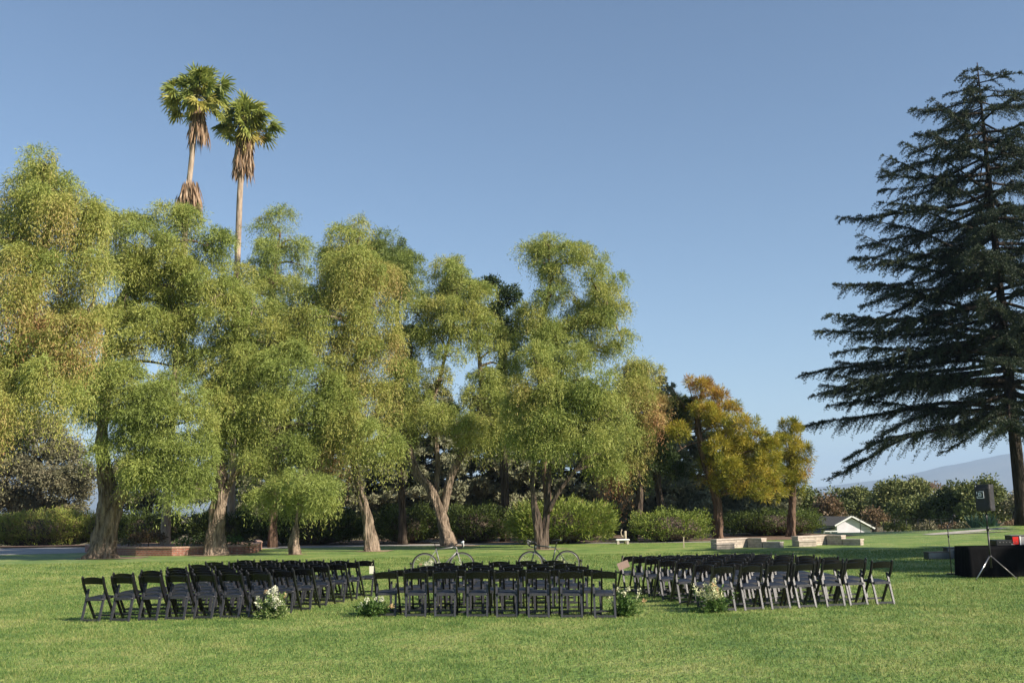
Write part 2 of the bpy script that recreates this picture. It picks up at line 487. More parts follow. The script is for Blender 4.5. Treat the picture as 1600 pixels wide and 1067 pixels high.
M_FIELD = plain('dry_scrub', (.15, .125, .07), rough=.95, var=.5, scale=.05, spec=.1)
far_field()
m = MB()
pth = [(24, 58.5), (30, 60.5), (38, 61.5), (60, 60.5), (60, 62.5), (38, 63.6), (30, 62.6), (24, 60.0)]
m.add([(p[0], p[1], float(terrain(p[0], p[1])) + .02) for p in pth], [tuple(range(8))])
tag(m.build('garden_path', M_ROADM), kind='structure')

# ------------------------------------------------------------------ foliage generators
def unit(v):
    return v / np.maximum(np.linalg.norm(v, axis=-1, keepdims=True), 1e-9)
def leaves(C, D, L, Wd, tint, twist=None):
    """rhombic leaves: centre-base C, direction D, length L, width Wd (arrays)"""
    n = len(C)
    D = unit(D)
    rv = R.normal(size=(n, 3))
    S = unit(np.cross(D, rv))
    L = np.broadcast_to(L, (n,))[:, None]; Wd = np.broadcast_to(Wd, (n,))[:, None]
    V = np.empty((n, 4, 3))
    V[:, 0] = C
    V[:, 1] = C + D * L * .45 + S * Wd * .5
    V[:, 2] = C + D * L
    V[:, 3] = C + D * L * .45 - S * Wd * .5
    return V.reshape(-1, 3), np.repeat(tint, 4)
class Leafbag:
    def __init__(s): s.V = []; s.T = []
    def add(s, C, D, L, W, T):
        v, t = leaves(C, D, L, W, np.broadcast_to(T, (len(C),)))
        s.V.append(v); s.T.append(t)
    def count(s): return sum(len(v) for v in s.V) // 4
    def build(s, name, mat, parent, base):
        V = np.concatenate(s.V); T = np.concatenate(s.T)
        Fc = np.arange(len(V), dtype=np.int32).reshape(-1, 4)
        return mesh_np(name, V, Fc, mat, parent, base, tint=T)

TOTAL = [0]
def sub_centres(c, r, n):
    """points through an ellipsoid, biased towards its surface"""
    u = unit(R.normal(size=(n, 3)))
    u[:, 2] = np.where((u[:, 2] < -.15) & (R.uniform(size=n) < .6), -u[:, 2], u[:, 2])
    rad = R.uniform(.35, 1.0, size=(n, 1)) ** .6
    rad = rad * np.where(R.uniform(size=(n, 1)) < .24, R.uniform(1.05, 1.45, (n, 1)), 1.0)
    return c + u * rad * r
def weeping(bag, c, r, tint, dens=1.0, leaf=(.13, .034), droop=1.0, sub=.60, strand=(.3, .85), hang=.28):
    """pepper-tree foliage: billowing tufts of fine sprays, their rims hanging in strands"""
    vol = (r[0] * r[1] * r[2]) ** (1 / 3)
    n = max(4, int(dens * 8.6 * (vol / .9) ** 2.1))
    cs = sub_centres(c, np.array(r) * .92, n)
    lob = R.normal() * .05
    for sc in cs:
        sz = sub * R.uniform(.4, 1.45)
        ns = int(100 * (sz / .62) ** 1.8 * R.uniform(.6, 1.2)) + 6
        k = 9
        tt = tint + lob + R.normal() * .06
        asp = np.array([R.uniform(.8, 1.3), R.uniform(.8, 1.3), R.uniform(.55, .95)])
        out = unit(R.normal(size=(ns, 3)) + np.array([0, 0, .55]) + unit((sc - c)[None, :]) * .55) * asp
        hg = R.uniform(0, 1, ns) < hang
        Ls = np.where(hg, R.uniform(strand[0], strand[1], ns) * 1.5, R.uniform(.10, .36, ns))
        st = sc + out * (sz * R.uniform(.25, .62, ns))[:, None]
        s = np.linspace(.05, 1, k)[None, :, None]
        wind = np.array([-.10, .03, 0])
        oh = out[:, None, :] * (sz * R.uniform(.35, .9, ns))[:, None, None]
        dn = (Ls * droop)[:, None, None]
        pts = st[:, None, :] + oh * (1 - (1 - s) ** 2) + (np.array([0, 0, -1.0]) + wind) * (s ** 2) * dn
        dirs = oh * (2 * (1 - s)) * 1.2 + np.array([0, 0, -1.0]) * 2 * s * dn
        pts = pts.reshape(-1, 3) + R.normal(size=(ns * k, 3)) * .03
        dirs = unit(dirs.reshape(-1, 3)) + R.normal(size=(ns * k, 3)) * .6
        tip = (hg[:, None] * np.linspace(0, .19, k)[None, :] * (1 if hang > .5 else .3)).ravel()
        T = tt + np.repeat(R.normal(size=ns) * .05, k) + tip + R.normal(size=ns * k) * .02
        bag.add(pts, dirs, leaf[0] * R.uniform(.4, 1.6, ns * k), leaf[1] * R.uniform(.7, 1.3, ns * k), np.clip(T, 0, 1))
    return cs
def tufted(bag, c, r, tint, dens=1.0, leaf=(.22, .03), sub=.38, n_leaf=130, flat=1.0, upb=.2):
    """stiff needle tufts radiating from twig ends"""
    vol = (r[0] * r[1] * r[2]) ** (1 / 3)
    n = max(6, int(dens * 40 * (vol / .9) ** 2.1))
    cs = sub_centres(c, np.array(r) * .92, n)
    for sc in cs:
        tt = tint + R.normal() * .17
        u = unit(R.normal(size=(n_leaf, 3)) + np.array([0, 0, upb]) + unit((sc - c)) * .5)
        sub_ = sub * R.uniform(.45, 1.3)
        st = sc + u * sub_ * R.uniform(.1, .8, (n_leaf, 1)) * np.array([1, 1, flat])
        bag.add(st, u, leaf[0] * R.uniform(.6, 1.2, n_leaf), leaf[1], np.clip(tt + R.normal(size=n_leaf) * .08, 0, 1))
    return cs
def leafy(bag, c, r, tint, dens=1.0, leaf=(.14, .10), sub=.5, n_leaf=110):
    """broad leaves in rounded clumps"""
    vol = (r[0] * r[1] * r[2]) ** (1 / 3)
    n = max(6, int(dens * 26 * (vol / .9) ** 2.1))
    cs = sub_centres(c, np.array(r) * .9, n)
    for sc in cs:
        tt = tint + R.normal() * .13
        u = unit(R.normal(size=(n_leaf, 3)))
        st = sc + u * (sub * R.uniform(.5, 1.3)) * R.uniform(.3, 1.0, (n_leaf, 1)) * np.array([1, 1, .7])
        bag.add(st, u + R.normal(size=(n_leaf, 3)) * .8, leaf[0] * R.uniform(.6, 1.2, n_leaf), leaf[1], np.clip(tt + R.normal(size=n_leaf) * .1, 0, 1))
    return cs

def twigs(mb, c, cs, r0):
    for q in cs:
        q = Vector(q); c = Vector(c)
        mid = c.lerp(q, .5) + Vector((random.gauss(0, .12), random.gauss(0, .12), random.gauss(.12, .12)))
        mb.tube([c, mid, q], [r0, r0 * .6, r0 * .25], 4, cap=False)

def tree(name, label, cat, basepx, D, trunks, lobes, mode, leafmat, barkmat, group=None, crownD=None, tint=.4, dens=1.0, leaf=None, flare=1.0, ground_z=None, limb_r=.10, fill=0, tscale=1.0, **kw):
    """trunks: list of [(px, py, radius_px, depth offset)...] from the ground up; lobes: (px, py, rx, ry[, tint[, depth offset]])"""
    base = P(basepx[0], basepx[1], D) if D else G(*basepx)
    D = base.y
    zg = float(terrain(base.x, base.y)) if ground_z is None else ground_z
    base.z = zg
    crownD = crownD or D
    root = empty(name, base, label, cat, group)
    tb = MB(); ends = []
    for tr_ in trunks:
        pts = [P(x, y, D + dz) for (x, y, r, dz) in tr_]
        rad = [r * tscale * (.86 if fill else 1) / ppm(D) for (x, y, r, dz) in tr_]
        if abs(pts[0].z - zg) < 1.2: pts[0].z = zg - .08
        pp = smooth_path(pts, 9 if rad[0] > .15 else 5)
        n = len(pp)
        rr = list(np.interp(np.linspace(0, len(pts) - 1, n), np.arange(len(pts)), rad))
        # rounded burls and root flare as real geometry
        seg = 26 if rad[0] > .15 else 8
        vs0 = len(tb.v)
        tb.tube(pp, rr, seg)
        k0 = random.uniform(0, 6)
        if rad[0] > .15:
            for i in range(n):
                cpt = pp[i]
                zrel = (cpt.z - zg)
                for k in range(seg):
                    idx = vs0 + i * seg + k
                    v = Vector(tb.v[idx]); off = v - cpt
                    a = 2 * math.pi * k / seg
                    s = 1 + .16 * math.sin(3 * a + zrel * 1.3 + k0) + .10 * math.sin(5 * a - zrel * 3.1 + k0 * 2) + .07 * math.sin(9 * a + zrel * 2.2 + k0 + math.sin(zrel * 3)) + .05 * math.sin(13 * a - zrel * 1.7) + .10 * math.sin(zrel * 4.7 + k0) * math.sin(2 * a + zrel) + random.gauss(0, .035)
                    s *= 1 + flare * .36 * math.exp(-max(zrel, 0) / .38) * (1 + .35 * math.sin(5 * a + k0))
                    off.z *= .3 if i == 0 else 1
                    tb.v[idx] = tuple(cpt + off * s)
        ends += pp[n // 3:]
    if not ends: ends = [base + Vector((0, 0, 2))]
    bag = Leafbag()
    lobes = list(lobes)
    if fill:
        L0 = list(lobes)
        for a_ in range(len(L0)):
            for b_ in range(a_ + 1, len(L0)):
                A_, B_ = L0[a_], L0[b_]
                dd_ = math.hypot(A_[0] - B_[0], A_[1] - B_[1])
                if 34 < dd_ < 72 and random.random() < .42:
                    u = random.uniform(.35, .65)
                    lobes.append((A_[0] * u + B_[0] * (1 - u) + random.uniform(-6, 6), A_[1] * u + B_[1] * (1 - u) + random.uniform(-6, 6), random.uniform(14, 26), random.uniform(12, 20), None, random.uniform(-1.6, 1.6)))
    if fill:
        for tr_ in trunks:
            for q in range(len(tr_) - 1):
                for u in (.25, .75):
                    x = tr_[q][0] * (1 - u) + tr_[q + 1][0] * u; y = tr_[q][1] * (1 - u) + tr_[q + 1][1] * u
                    if y < fill and random.random() < .8:
                        lobes.append((x + random.uniform(-8, 8), y, random.uniform(15, 24), random.uniform(16, 26), None, random.uniform(-1.3, -.5)))
    for lb in lobes:
        x, y, rx, ry = lb[:4]
        t = lb[4] if len(lb) > 4 and lb[4] is not None else tint
        dd = lb[5] if len(lb) > 5 else random.uniform(-1.2, 1.2)
        s = 1 / ppm(crownD)
        c = np.array(P(x, y, crownD + dd))
        r = (rx * s, (rx + ry) * .5 * s * 1.05, ry * s)
        if mode == 'weep': cs = weeping(bag, c, r, t, dens, leaf or (.150, .030), **kw)
        elif mode == 'tuft': cs = tufted(bag, c, r, t, dens, leaf or (.22, .03), **kw)
        else: cs = leafy(bag, c, r, t, dens, leaf or (.14, .10), **kw)
        cv = Vector(c)
        src = min(ends, key=lambda e: (e - cv).length + max(0, e.z - cv.z) * 1.5)
        mid = src.lerp(cv, .5) + Vector((random.gauss(0, .2), random.gauss(0, .2), .25))
        pp = smooth_path([src, mid, cv], 4)
        l = (cv - src).length
        r0 = limb_r * min(1.5, .5 + l / 5)
        tb.tube(pp, list(np.linspace(r0, r0 * .3, len(pp))), 6, cap=False)
        twigs(tb, cv, cs[: min(len(cs), 14)], r0 * .28)
    tb.build('trunk', barkmat, root, base)
    TOTAL[0] += bag.count()
    bag.build('crown', leafmat, root, base)
    return root

# ------------------------------------------------------------------ the row of pepper trees
PEP = 'pepper trees standing in a row behind the chairs'
tree('pepper_tree', 'tall weeping pepper tree with rust coloured tassels at the far left of the row', 'tree', (-45, 868), 40.0,
     [[(-45, 868, 26, 0), (-30, 760, 19, 0), (-5, 680, 16, 0), (10, 600, 14, 0), (40, 500, 10, 0), (70, 380, 6, 0), (85, 300, 3, 0)], [(10, 600, 9, 0), (60, 570, 6, -.5), (110, 520, 4, -.5)]],
     [(72, 258, 16, 20), (62, 285, 24, 24), (97, 305, 28, 30), (150, 345, 20, 26), (30, 312, 28, 34), (128, 338, 26, 30), (62, 350, 40, 40), (15, 370, 30, 40), (112, 390, 40, 42), (40, 425, 38, 42), (145, 440, 26, 40), (90, 455, 42, 42), (10, 480, 26, 42), (55, 505, 34, 40, .75), (115, 515, 34, 36, .75), (150, 505, 18, 30), (20, 555, 22, 30), (84, 560, 26, 22), (5, 650, 14, 42, .85), (70, 600, 20, 16, .4), (36, 620, 18, 18, .4), (104, 630, 14, 22, .4), (128, 580, 16, 22), (-40, 380, 40, 60), (-60, 520, 45, 60), (-40, 640, 30, 40)],
     'weep', M_PEP, M_BARKD, PEP, fill=700, tint=.47, dens=.88, strand=(.7, 1.5), hang=.75, leaf=(.14, .030))
tree('pepper_tree', 'pepper tree on a thick flaring trunk at the left end of the brick planter', 'tree', (160, 872), None,
     [[(160, 873, 21, 0), (166, 835, 19, 0), (170, 800, 19, 0), (168, 770, 15, 0), (160, 700, 10, 0), (166, 600, 8, .3), (172, 520, 7, .5), (200, 445, 5, .5), (238, 395, 4, .5), (262, 372, 3, .5)],
      [(176, 790, 14, 0), (197, 757, 8, -.3), (216, 735, 6, -.6), (250, 690, 5, -.8)]],
     [(215, 352, 30, 28), (180, 370, 24, 30), (290, 355, 40, 30), (325, 385, 26, 30), (240, 405, 38, 26), (300, 425, 42, 32), (185, 430, 26, 36), (284, 465, 26, 24, None, 1.6), (280, 520, 26, 24, None, 1.6), (272, 572, 26, 24, None, 1.6), (250, 455, 42, 34), (200, 500, 34, 34), (330, 470, 36, 34), (265, 510, 44, 34), (225, 545, 32, 26),
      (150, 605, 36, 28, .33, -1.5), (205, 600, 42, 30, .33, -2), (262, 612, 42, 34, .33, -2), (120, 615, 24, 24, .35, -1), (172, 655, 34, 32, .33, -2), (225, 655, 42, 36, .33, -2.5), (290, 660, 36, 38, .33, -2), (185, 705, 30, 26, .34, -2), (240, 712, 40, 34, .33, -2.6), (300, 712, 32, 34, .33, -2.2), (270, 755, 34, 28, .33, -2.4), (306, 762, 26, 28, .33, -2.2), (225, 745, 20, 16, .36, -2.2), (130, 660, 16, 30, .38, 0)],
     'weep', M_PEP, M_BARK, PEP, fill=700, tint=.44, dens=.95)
tree('pepper_tree', 'pepper tree with a forked trunk growing in front of the middle of the brick planter', 'tree', (336, 867), None,
     [[(336, 868, 17, 0), (338, 830, 14, 0), (342, 790, 12, 0), (345, 750, 10, 0), (340, 690, 8, 0), (350, 620, 6, 0), (380, 540, 4, 0)],
      [(346, 790, 7, .1), (352, 765, 6.5, .1), (372, 738, 5, -.2), (400, 715, 3, -.1), (440, 660, 2, .3)]],
     [(352, 478, 32, 28), (465, 545, 24, 26, None, 1.2), (370, 430, 20, 24, None, 1.5), (372, 530, 38, 32), (420, 540, 38, 28), (330, 570, 36, 36), (385, 590, 44, 36), (448, 575, 36, 32), (500, 600, 38, 34), (345, 635, 36, 32), (415, 640, 44, 36), (480, 650, 42, 36), (530, 640, 24, 38), (375, 690, 30, 26), (440, 702, 38, 28), (500, 705, 30, 30), (420, 740, 24, 16), (395, 480, 22, 30)],
     'weep', M_PEP, M_BARK, PEP, fill=700, tint=.38, dens=1.0)
tree('pepper_tree', 'small pepper tree with a thin stem rising from a fat gnarled stump', 'tree', (461, 866), None,
     [[(461, 867, 9, 0), (459, 850, 8.5, 0), (461, 834, 6.5, 0), (462, 824, 5.2, 0), (462.5, 820, 2.6, 0), (463, 812, 2.2, 0), (465, 790, 2.0, 0), (466, 750, 1.8, 0)]],
     [(430, 775, 24, 16), (492, 768, 24, 16), (462, 748, 32, 18), (405, 790, 14, 12), (500, 790, 10, 8)],
     'weep', M_PEP, M_BARK, PEP, fill=700, tint=.34, dens=.7, limb_r=.04, strand=(.3, .7), flare=.5)
tree('pepper_tree', 'pepper tree with a pale curved trunk and long rusty tassels down its crown', 'tree', (580, 861), None,
     [[(580, 862, 13, 0), (578, 835, 12, 0), (572, 800, 9, 0), (564, 770, 7.5, 0), (552, 720, 7, 0), (546, 670, 6, 0), (556, 590, 5, 0), (560, 480, 4, 0), (545, 400, 2.5, 0)]],
     [(535, 375, 24, 24), (562, 365, 20, 18), (515, 415, 28, 32), (560, 425, 38, 36), (592, 425, 22, 26), (530, 470, 36, 34), (478, 480, 30, 28), (588, 480, 34, 34), (450, 520, 24, 26), (498, 530, 38, 30), (555, 545, 42, 36), (600, 545, 24, 34), (530, 600, 30, 30), (585, 620, 30, 36, .5), (570, 685, 26, 28, .4), (520, 712, 14, 26, .92), (600, 690, 22, 24, .4)],
     'weep', M_PEP, M_BARK, PEP, fill=700, tscale=0.84, tint=.46, dens=1.0, strand=(.6, 1.35), hang=.8)
tree('pepper_tree', 'pepper tree with a broad leaning fork behind the left bicycle', 'tree', (700, 853), None,
     [[(702, 854, 14, 0), (694, 825, 13, 0), (686, 795, 11, 0), (670, 760, 9, 0), (650, 735, 9, 0), (636, 690, 7, 0), (625, 630, 6, 0), (640, 560, 4, 0)],
      [(692, 800, 9, .1), (704, 745, 8, 0), (722, 710, 8, -.2), (742, 665, 6, -.3), (752, 610, 5, -.3), (745, 520, 3.5, 0)],
      [(680, 790, 6, .4), (684, 720, 6, .5), (676, 640, 5, .5), (690, 580, 4, .5), (712, 490, 3, .5)]],
     [(715, 418, 30, 22), (695, 450, 38, 26), (738, 462, 28, 26), (652, 492, 36, 30), (715, 495, 44, 30), (640, 540, 36, 32), (690, 530, 40, 24), (765, 535, 36, 30), (785, 575, 34, 30), (628, 595, 30, 32), (610, 640, 22, 34), (772, 625, 30, 34), (800, 650, 22, 30), (640, 665, 26, 26), (700, 655, 22, 24), (610, 700, 18, 20), (770, 690, 30, 18), (655, 620, 18, 18)],
     'weep', M_PEP, M_BARK, PEP, fill=700, tscale=0.78, tint=.42, dens=.85)
tree('pepper_tree', 'pepper tree splitting into three dark stems behind the right bicycle', 'tree', (845, 858), None,
     [[(845, 859, 15, 0), (840, 820, 13, 0), (834, 780, 7, 0), (832, 740, 6, 0), (842, 690, 5, 0), (850, 620, 4, 0)],
      [(848, 822, 11, 0), (856, 780, 8, .1), (858, 720, 7, .1), (866, 650, 5, 0), (880, 600, 4, 0)],
      [(856, 800, 8, -.1), (872, 770, 6.5, -.3), (898, 735, 5, -.5), (930, 690, 4, -.6)]],
     [(838, 568, 34, 26), (880, 575, 38, 30), (838, 612, 38, 34), (895, 630, 44, 36), (930, 600, 30, 30), (850, 665, 38, 30), (950, 645, 30, 34), (818, 650, 24, 28), (905, 685, 34, 28), (868, 705, 22, 18), (938, 700, 26, 28, .34), (820, 700, 14, 24), (955, 735, 20, 18, .3)],
     'weep', M_PEP, M_BARKD, PEP, fill=700, tscale=0.62, tint=.42, dens=.95)
PB = 'taller pepper trees showing above the front row'
tree('pepper_tree', 'thin crowned pepper tree rising behind the row beside the right palm trunk', 'tree', (425, 850), 57,
     [[(425, 852, 7, 0), (430, 700, 6, 0), (420, 560, 5, 0), (425, 460, 4, 0), (432, 390, 2, 0)]],
     [(430, 355, 26, 24), (462, 378, 26, 24), (402, 392, 22, 30), (435, 405, 30, 24), (470, 415, 16, 20), (395, 440, 24, 28), (440, 455, 34, 24), (415, 500, 28, 26), (455, 500, 24, 26)],
     'weep', M_PEP, M_BARKR, PB, fill=700, tint=.36, dens=.5, strand=(.4, 1.0))
tree('pepper_tree', 'dark green crown poking up behind the rusty tasselled tree', 'tree', (630, 850), 58,
     [[(630, 852, 12, 0), (625, 700, 9, 0), (620, 560, 7, 0), (622, 470, 5, 0), (625, 420, 3, 0)]],
     [(615, 392, 24, 20), (640, 415, 24, 24), (608, 430, 22, 28), (648, 445, 18, 20), (620, 470, 26, 20), (585, 395, 12, 22)],
     'weep', M_PEP, M_BARKD, PB, fill=700, tscale=0.55, tint=.18, dens=.85, strand=(.3, .8))
tree('evergreen_tree', 'dark bluish tree in the gap left of the tallest pepper crown', 'tree', (790, 848), 60,
     [[(790, 850, 6, 0), (788, 700, 6, 0), (785, 560, 7, 0), (780, 480, 4, 0)]],
     [(770, 448, 22, 20), (795, 470, 26, 26), (772, 495, 26, 24), (812, 510, 24, 28), (790, 530, 26, 20)],
     'leaf', M_DARKG, M_BARKD, None, tint=.12, dens=.55, leaf=(.2, .08))
tree('pepper_tree', 'tallest airy pepper tree on the right with its bare trunk showing through', 'tree', (862, 850), 55,
     [[(862, 852, 12, 0), (850, 700, 9, 0), (842, 560, 7, 0), (846, 510, 6, 0), (858, 450, 5, 0), (858, 400, 3, 0)],
      [(844, 548, 4, 0), (866, 528, 3, 0), (900, 512, 2.5, 0), (940, 500, 2, 0)]],
     [(852, 382, 24, 20), (886, 388, 28, 24), (920, 415, 28, 24), (832, 415, 12, 28), (880, 430, 34, 24), (940, 450, 24, 24), (905, 470, 36, 26), (850, 470, 26, 18), (955, 490, 22, 20), (925, 515, 36, 22), (972, 530, 18, 18), (835, 500, 18, 26), (880, 540, 30, 18), (945, 550, 30, 16)],
     'weep', M_PEP, M_BARKR, PB, fill=700, tscale=0.62, tint=.42, dens=.44, strand=(.4, 1.0))
tree('pepper_tree', 'rust tinged weeping tree at the right end of the row beside the golden pine', 'tree', (985, 850), 57,
     [[(985, 852, 13, 0), (1000, 780, 10, 0), (990, 700, 8, 0), (985, 630, 5, 0)]],
     [(978, 580, 26, 22), (1012, 592, 26, 24), (985, 625, 32, 28), (1020, 640, 20, 28, .8), (965, 660, 24, 28), (1000, 700, 34, 26, .2), (960, 740, 20, 24, .85), (1030, 690, 22, 30, .2)],
     'weep', M_PEP, M_BARKD, PB, fill=700, tscale=0.6, tint=.52, dens=1.1, strand=(.6, 1.2), hang=.7)
tree('evergreen_tree', 'low dark evergreen tangled between the row and the golden pine', 'tree', (1045, 850), 58,
     [[(1045, 852, 5, 0), (1030, 770, 5, 0), (1020, 700, 6, 0), (1010, 660, 4, 0)]],
     [(1000, 680, 30, 26), (1040, 665, 30, 24), (1020, 710, 34, 28), (985, 725, 24, 22), (1050, 735, 24, 20), (1062, 640, 18, 24), (1000, 760, 18, 16)],
     'tuft', M_DARKG, M_BARKD, None, tint=.25, dens=.8)
# golden pines
tree('pine_tree', 'golden yellow pine with a bare dark trunk beside the first low wall', 'tree', (1122, 843), None,
     [[(1122, 846, 7, 0), (1122, 800, 6.5, 0), (1118, 775, 6, 0), (1106, 735, 6, 0), (1096, 700, 4.5, 0), (1090, 650, 4, 0), (1098, 610, 2.5, 0)],
      [(1094, 690, 1.2, 0), (1075, 695, .8, -.2), (1058, 706, .4, -.4)], [(1091, 672, 1.2, 0), (1070, 668, .8, 0), (1048, 660, .4, 0)],
      [(1088, 640, 1.0, 0), (1078, 610, .7, 0), (1072, 590, .3, 0)], [(1088, 650, 1.0, 0), (1066, 630, .6, 0), (1050, 604, .3, 0)]],
     [(1094, 608, 20, 15, .9), (1118, 622, 18, 16, .95), (1098, 640, 22, 14), (1138, 642, 20, 14, .7), (1122, 660, 26, 16), (1158, 668, 24, 18), (1130, 685, 22, 14, .45), (1178, 695, 24, 22), (1152, 705, 26, 18), (1112, 728, 20, 18, .4), (1140, 735, 26, 20, .45), (1172, 738, 26, 20), (1196, 722, 20, 24), (1200, 752, 18, 14), (1165, 765, 20, 10, .5), (1062, 640, 12, 14, .4), (1066, 662, 14, 10, .5), (1090, 748, 10, 10, .3), (1060, 680, 14, 16, .4), (1205, 700, 16, 18), (1208, 772, 16, 10, .4), (1130, 758, 18, 12, .35), (1185, 770, 18, 10, .4), (1118, 700, 22, 14)],
     'tuft', M_PINE, M_BARKR, None, tint=.52, dens=1.05, sub=.42, limb_r=.06)
tree('pine_tree', 'small rounded yellow pine at the right end of the tree line', 'tree', (1236, 843), 60,
     [[(1236, 845, 6, 0), (1238, 780, 5, 0), (1236, 720, 3, 0), (1234, 680, 2, 0)]],
     [(1232, 668, 13, 12, .4), (1246, 678, 10, 14, .4), (1228, 694, 18, 18, .5), (1248, 706, 16, 18), (1222, 722, 22, 18), (1246, 732, 20, 16), (1232, 748, 20, 12), (1212, 740, 14, 16, .4), (1226, 765, 20, 10, .35), (1250, 755, 16, 10, .4)],
     'tuft', M_PINE, M_BARKR, None, tint=.48, dens=.95, sub=.42, limb_r=.05)

# bare earth round the feet of the front trees
M_DIRT = plain('bare_soil', (.34, .25, .16), rough=.95, var=.3, scale=4, bump=.6, bscale=14)
for (px, py, rx_, ry_, dx_) in [(160, 872, 1.6, 1.2, .6), (336, 867, 1.3, 1.0, .1), (461, 866, .5, .5, 0), (580, 861, .9, .8, .2), (702, 853, 1.2, 1.1, .2), (845, 858, 1.0, .8, .1)]:
    g = G(px, py); k0 = random.uniform(0, 6)
    sheet('bare_soil', [(g.x + dx_ + rx_ * math.cos(t) * (1 + .18 * math.sin(3 * t + k0) + .10 * math.sin(7 * t)), g.y + ry_ * math.sin(t) * (1 + .15 * math.sin(4 * t + k0))) for t in [i * 2 * math.pi / 40 for i in range(40)]], M_DIRT, .016)
# ------------------------------------------------------------------ cedars
def cedar(name, label, base, H, prof, n_bough, leafmat, barkmat, group=None, tr_r=.5, seed=1, z0=.16, droop=.22, needle=(.13, .035), den=1.0, explicit=(), arc=None, inner=0):
    """prof(h01) -> bough length"""
    rg = np.random.default_rng(seed)
    root = empty(name, base, label, 'tree', group)
    tb = MB()
    bx = Vector(base)
    pts = [bx + Vector((rg.normal() * .0, 0, H * t)) for t in (0, .1, .3, .5, .7, .85, 1.0)]
    pts[0].z -= .2
    tb.tube(smooth_path(pts, 3), list(np.interp(np.linspace(0, 1, 19), [0, .06, .3, .7, 1], [tr_r * 1.5, tr_r, tr_r * .8, tr_r * .4, .03])), 12, noise=.08)
    bag = Leafbag()
    specs = []
    for i in range(n_bough):
        t = z0 + (1 - z0) * (max(0.0, i + rg.uniform(-.4, .4)) / n_bough) ** .95
        t = min(max(t, z0), .985)
        az = i * 2.39996 + rg.normal() * .3
        if arc is not None: az = arc[0] + (arc[1] - arc[0]) * rg.uniform()
        L = prof(t) * rg.uniform(.68, 1.05)
        specs.append((t, az, L, None))
    for i in range(inner):
        t = z0 + (1 - z0) * rg.uniform(.0, .92)
        specs.append((t, rg.uniform(0, 6.28), prof(t) * rg.uniform(.25, .55), None))
    specs += list(explicit)
    for i_, (t, az, L, drop) in enumerate(specs):
        h = H * t
        d = np.array([math.cos(az), math.sin(az), 0])
        side = np.array([-d[1], d[0], 0])
        n = max(5, int(L * 2.2))
        s = np.linspace(0, 1, n)
        rise = .10 + .35 * t
        dr = droop + rg.normal() * .10 if drop is None else drop
        sag = rg.normal() * .045 - .01 if drop is None else .055 + rg.normal() * .015
        z = h + L * (-dr * s + sag * np.sin(np.pi * s) + .03 * s ** 4 + .015 * np.sin(s * 9 + i_ * 1.7))
        wob = rg.normal() * .05 * L
        c = np.array(bx)[None, :] * 1.0 + 0
        line = np.stack([bx.x + d[0] * L * s + side[0] * wob * s ** 2, bx.y + d[1] * L * s + side[1] * wob * s ** 2, bx.z + z], 1)
        r0 = .012 * L + .02
        tb.tube([Vector(p) for p in line], list(np.linspace(r0, .012, n)), 5, cap=False)
        # branchlets
        nb = max(8, int(L * 6.5 * den))
        for k in range(nb):
            u = rg.uniform(.12, 1.0) ** .8
            p0 = np.array([np.interp(u, s, line[:, j]) for j in range(3)])
            sd = 1 if rg.uniform() < .5 else -1
            bl = (.30 + .20 * L * (1 - u) ** .7 + .15 * (1 - abs(2 * u - 1))) * rg.uniform(.6, 1.2)
            bl = min(bl, 2.6)
            dirn = unit(d * rg.uniform(.35, 1.0) + side * sd * rg.uniform(.35, 1.0) + np.array([0, 0, rg.uniform(-.15, .25)]))
            m_ = max(5, int(bl * 13))
            q = np.linspace(.05, 1, m_)[:, None]
            pts_ = p0 + dirn * bl * q + np.array([0, 0, -1]) * (q ** 2) * bl * rg.uniform(.15, .85)
            tb.tube([Vector(pts_[0]), Vector(pts_[m_ // 2]), Vector(pts_[-1])], [.012, .009, .004], 3, cap=False)
            tt = rg.uniform(.2, .6)
            rep = 5
            C = np.repeat(pts_, rep, 0) + rg.normal(size=(m_ * rep, 3)) * .02
            Dn = dirn * .5 + rg.normal(size=(m_ * rep, 3)) * .6 + np.array([0, 0, .15])
            bag.add(C, Dn, needle[0] * rg.uniform(.6, 1.3, m_ * rep), needle[1], np.clip(tt + rg.normal(size=m_ * rep) * .12, 0, 1))
    tb.build('trunk', barkmat, root, base)
    TOTAL[0] += bag.count()
    bag.build('crown', leafmat, root, base)
    return root

bz = float(terrain(CED.x, CED.y))
Hc = P(1537, 98, 64).z - bz
def prof_main(t):
    return float(np.interp(t, [.15, .2, .3, .42, .55, .68, .80, .88, .94, 1.0], [11.0, 12.5, 12.6, 12.8, 11.6, 10.2, 8.0, 5.4, 3.0, .5]))
ex = []
PI = math.pi
for (tx, ty, y0, dr) in [(1456, 161, 215, None), (1437, 205, 255, None), (1407, 235, 300, None), (1377, 255, 330, None), (1373, 322, 375, None), (1355, 331, 420, None), (1345, 378, 440, None), (1328, 416, 455, None),
                     (1296, 454, 500, None), (1312, 501, 520, None), (1262, 541, 540, None), (1290, 567, 560, None), (1270, 624, 600, None), (1307, 640, 600, None), (1265, 678, 640, None), (1299, 727, 650, None), (1296, 755, 655, None), (1476, 712, 650, None), (1330, 590, 570, None), (1345, 700, 620, None)]:
    a = P(1600 - (826 - y0) * .088, y0, 64); b = P(tx, ty, 64)
    L = (Vector((a.x, 0)) - Vector((b.x, 0))).length
    t = (a.z - bz) / Hc
    ex.append((t, PI + random.uniform(-.16, .16), L, (a.z - b.z) / L))
cedar('cedar_tree', 'huge dark cedar with long layered boughs at the right edge of the lawn', (CED.x, CED.y, bz), Hc, prof_main, 120, M_CEDAR, M_CBARK, None, tr_r=.42, seed=5, z0=.225, droop=.13, explicit=ex, den=1.3, inner=80, needle=(.15, .042))

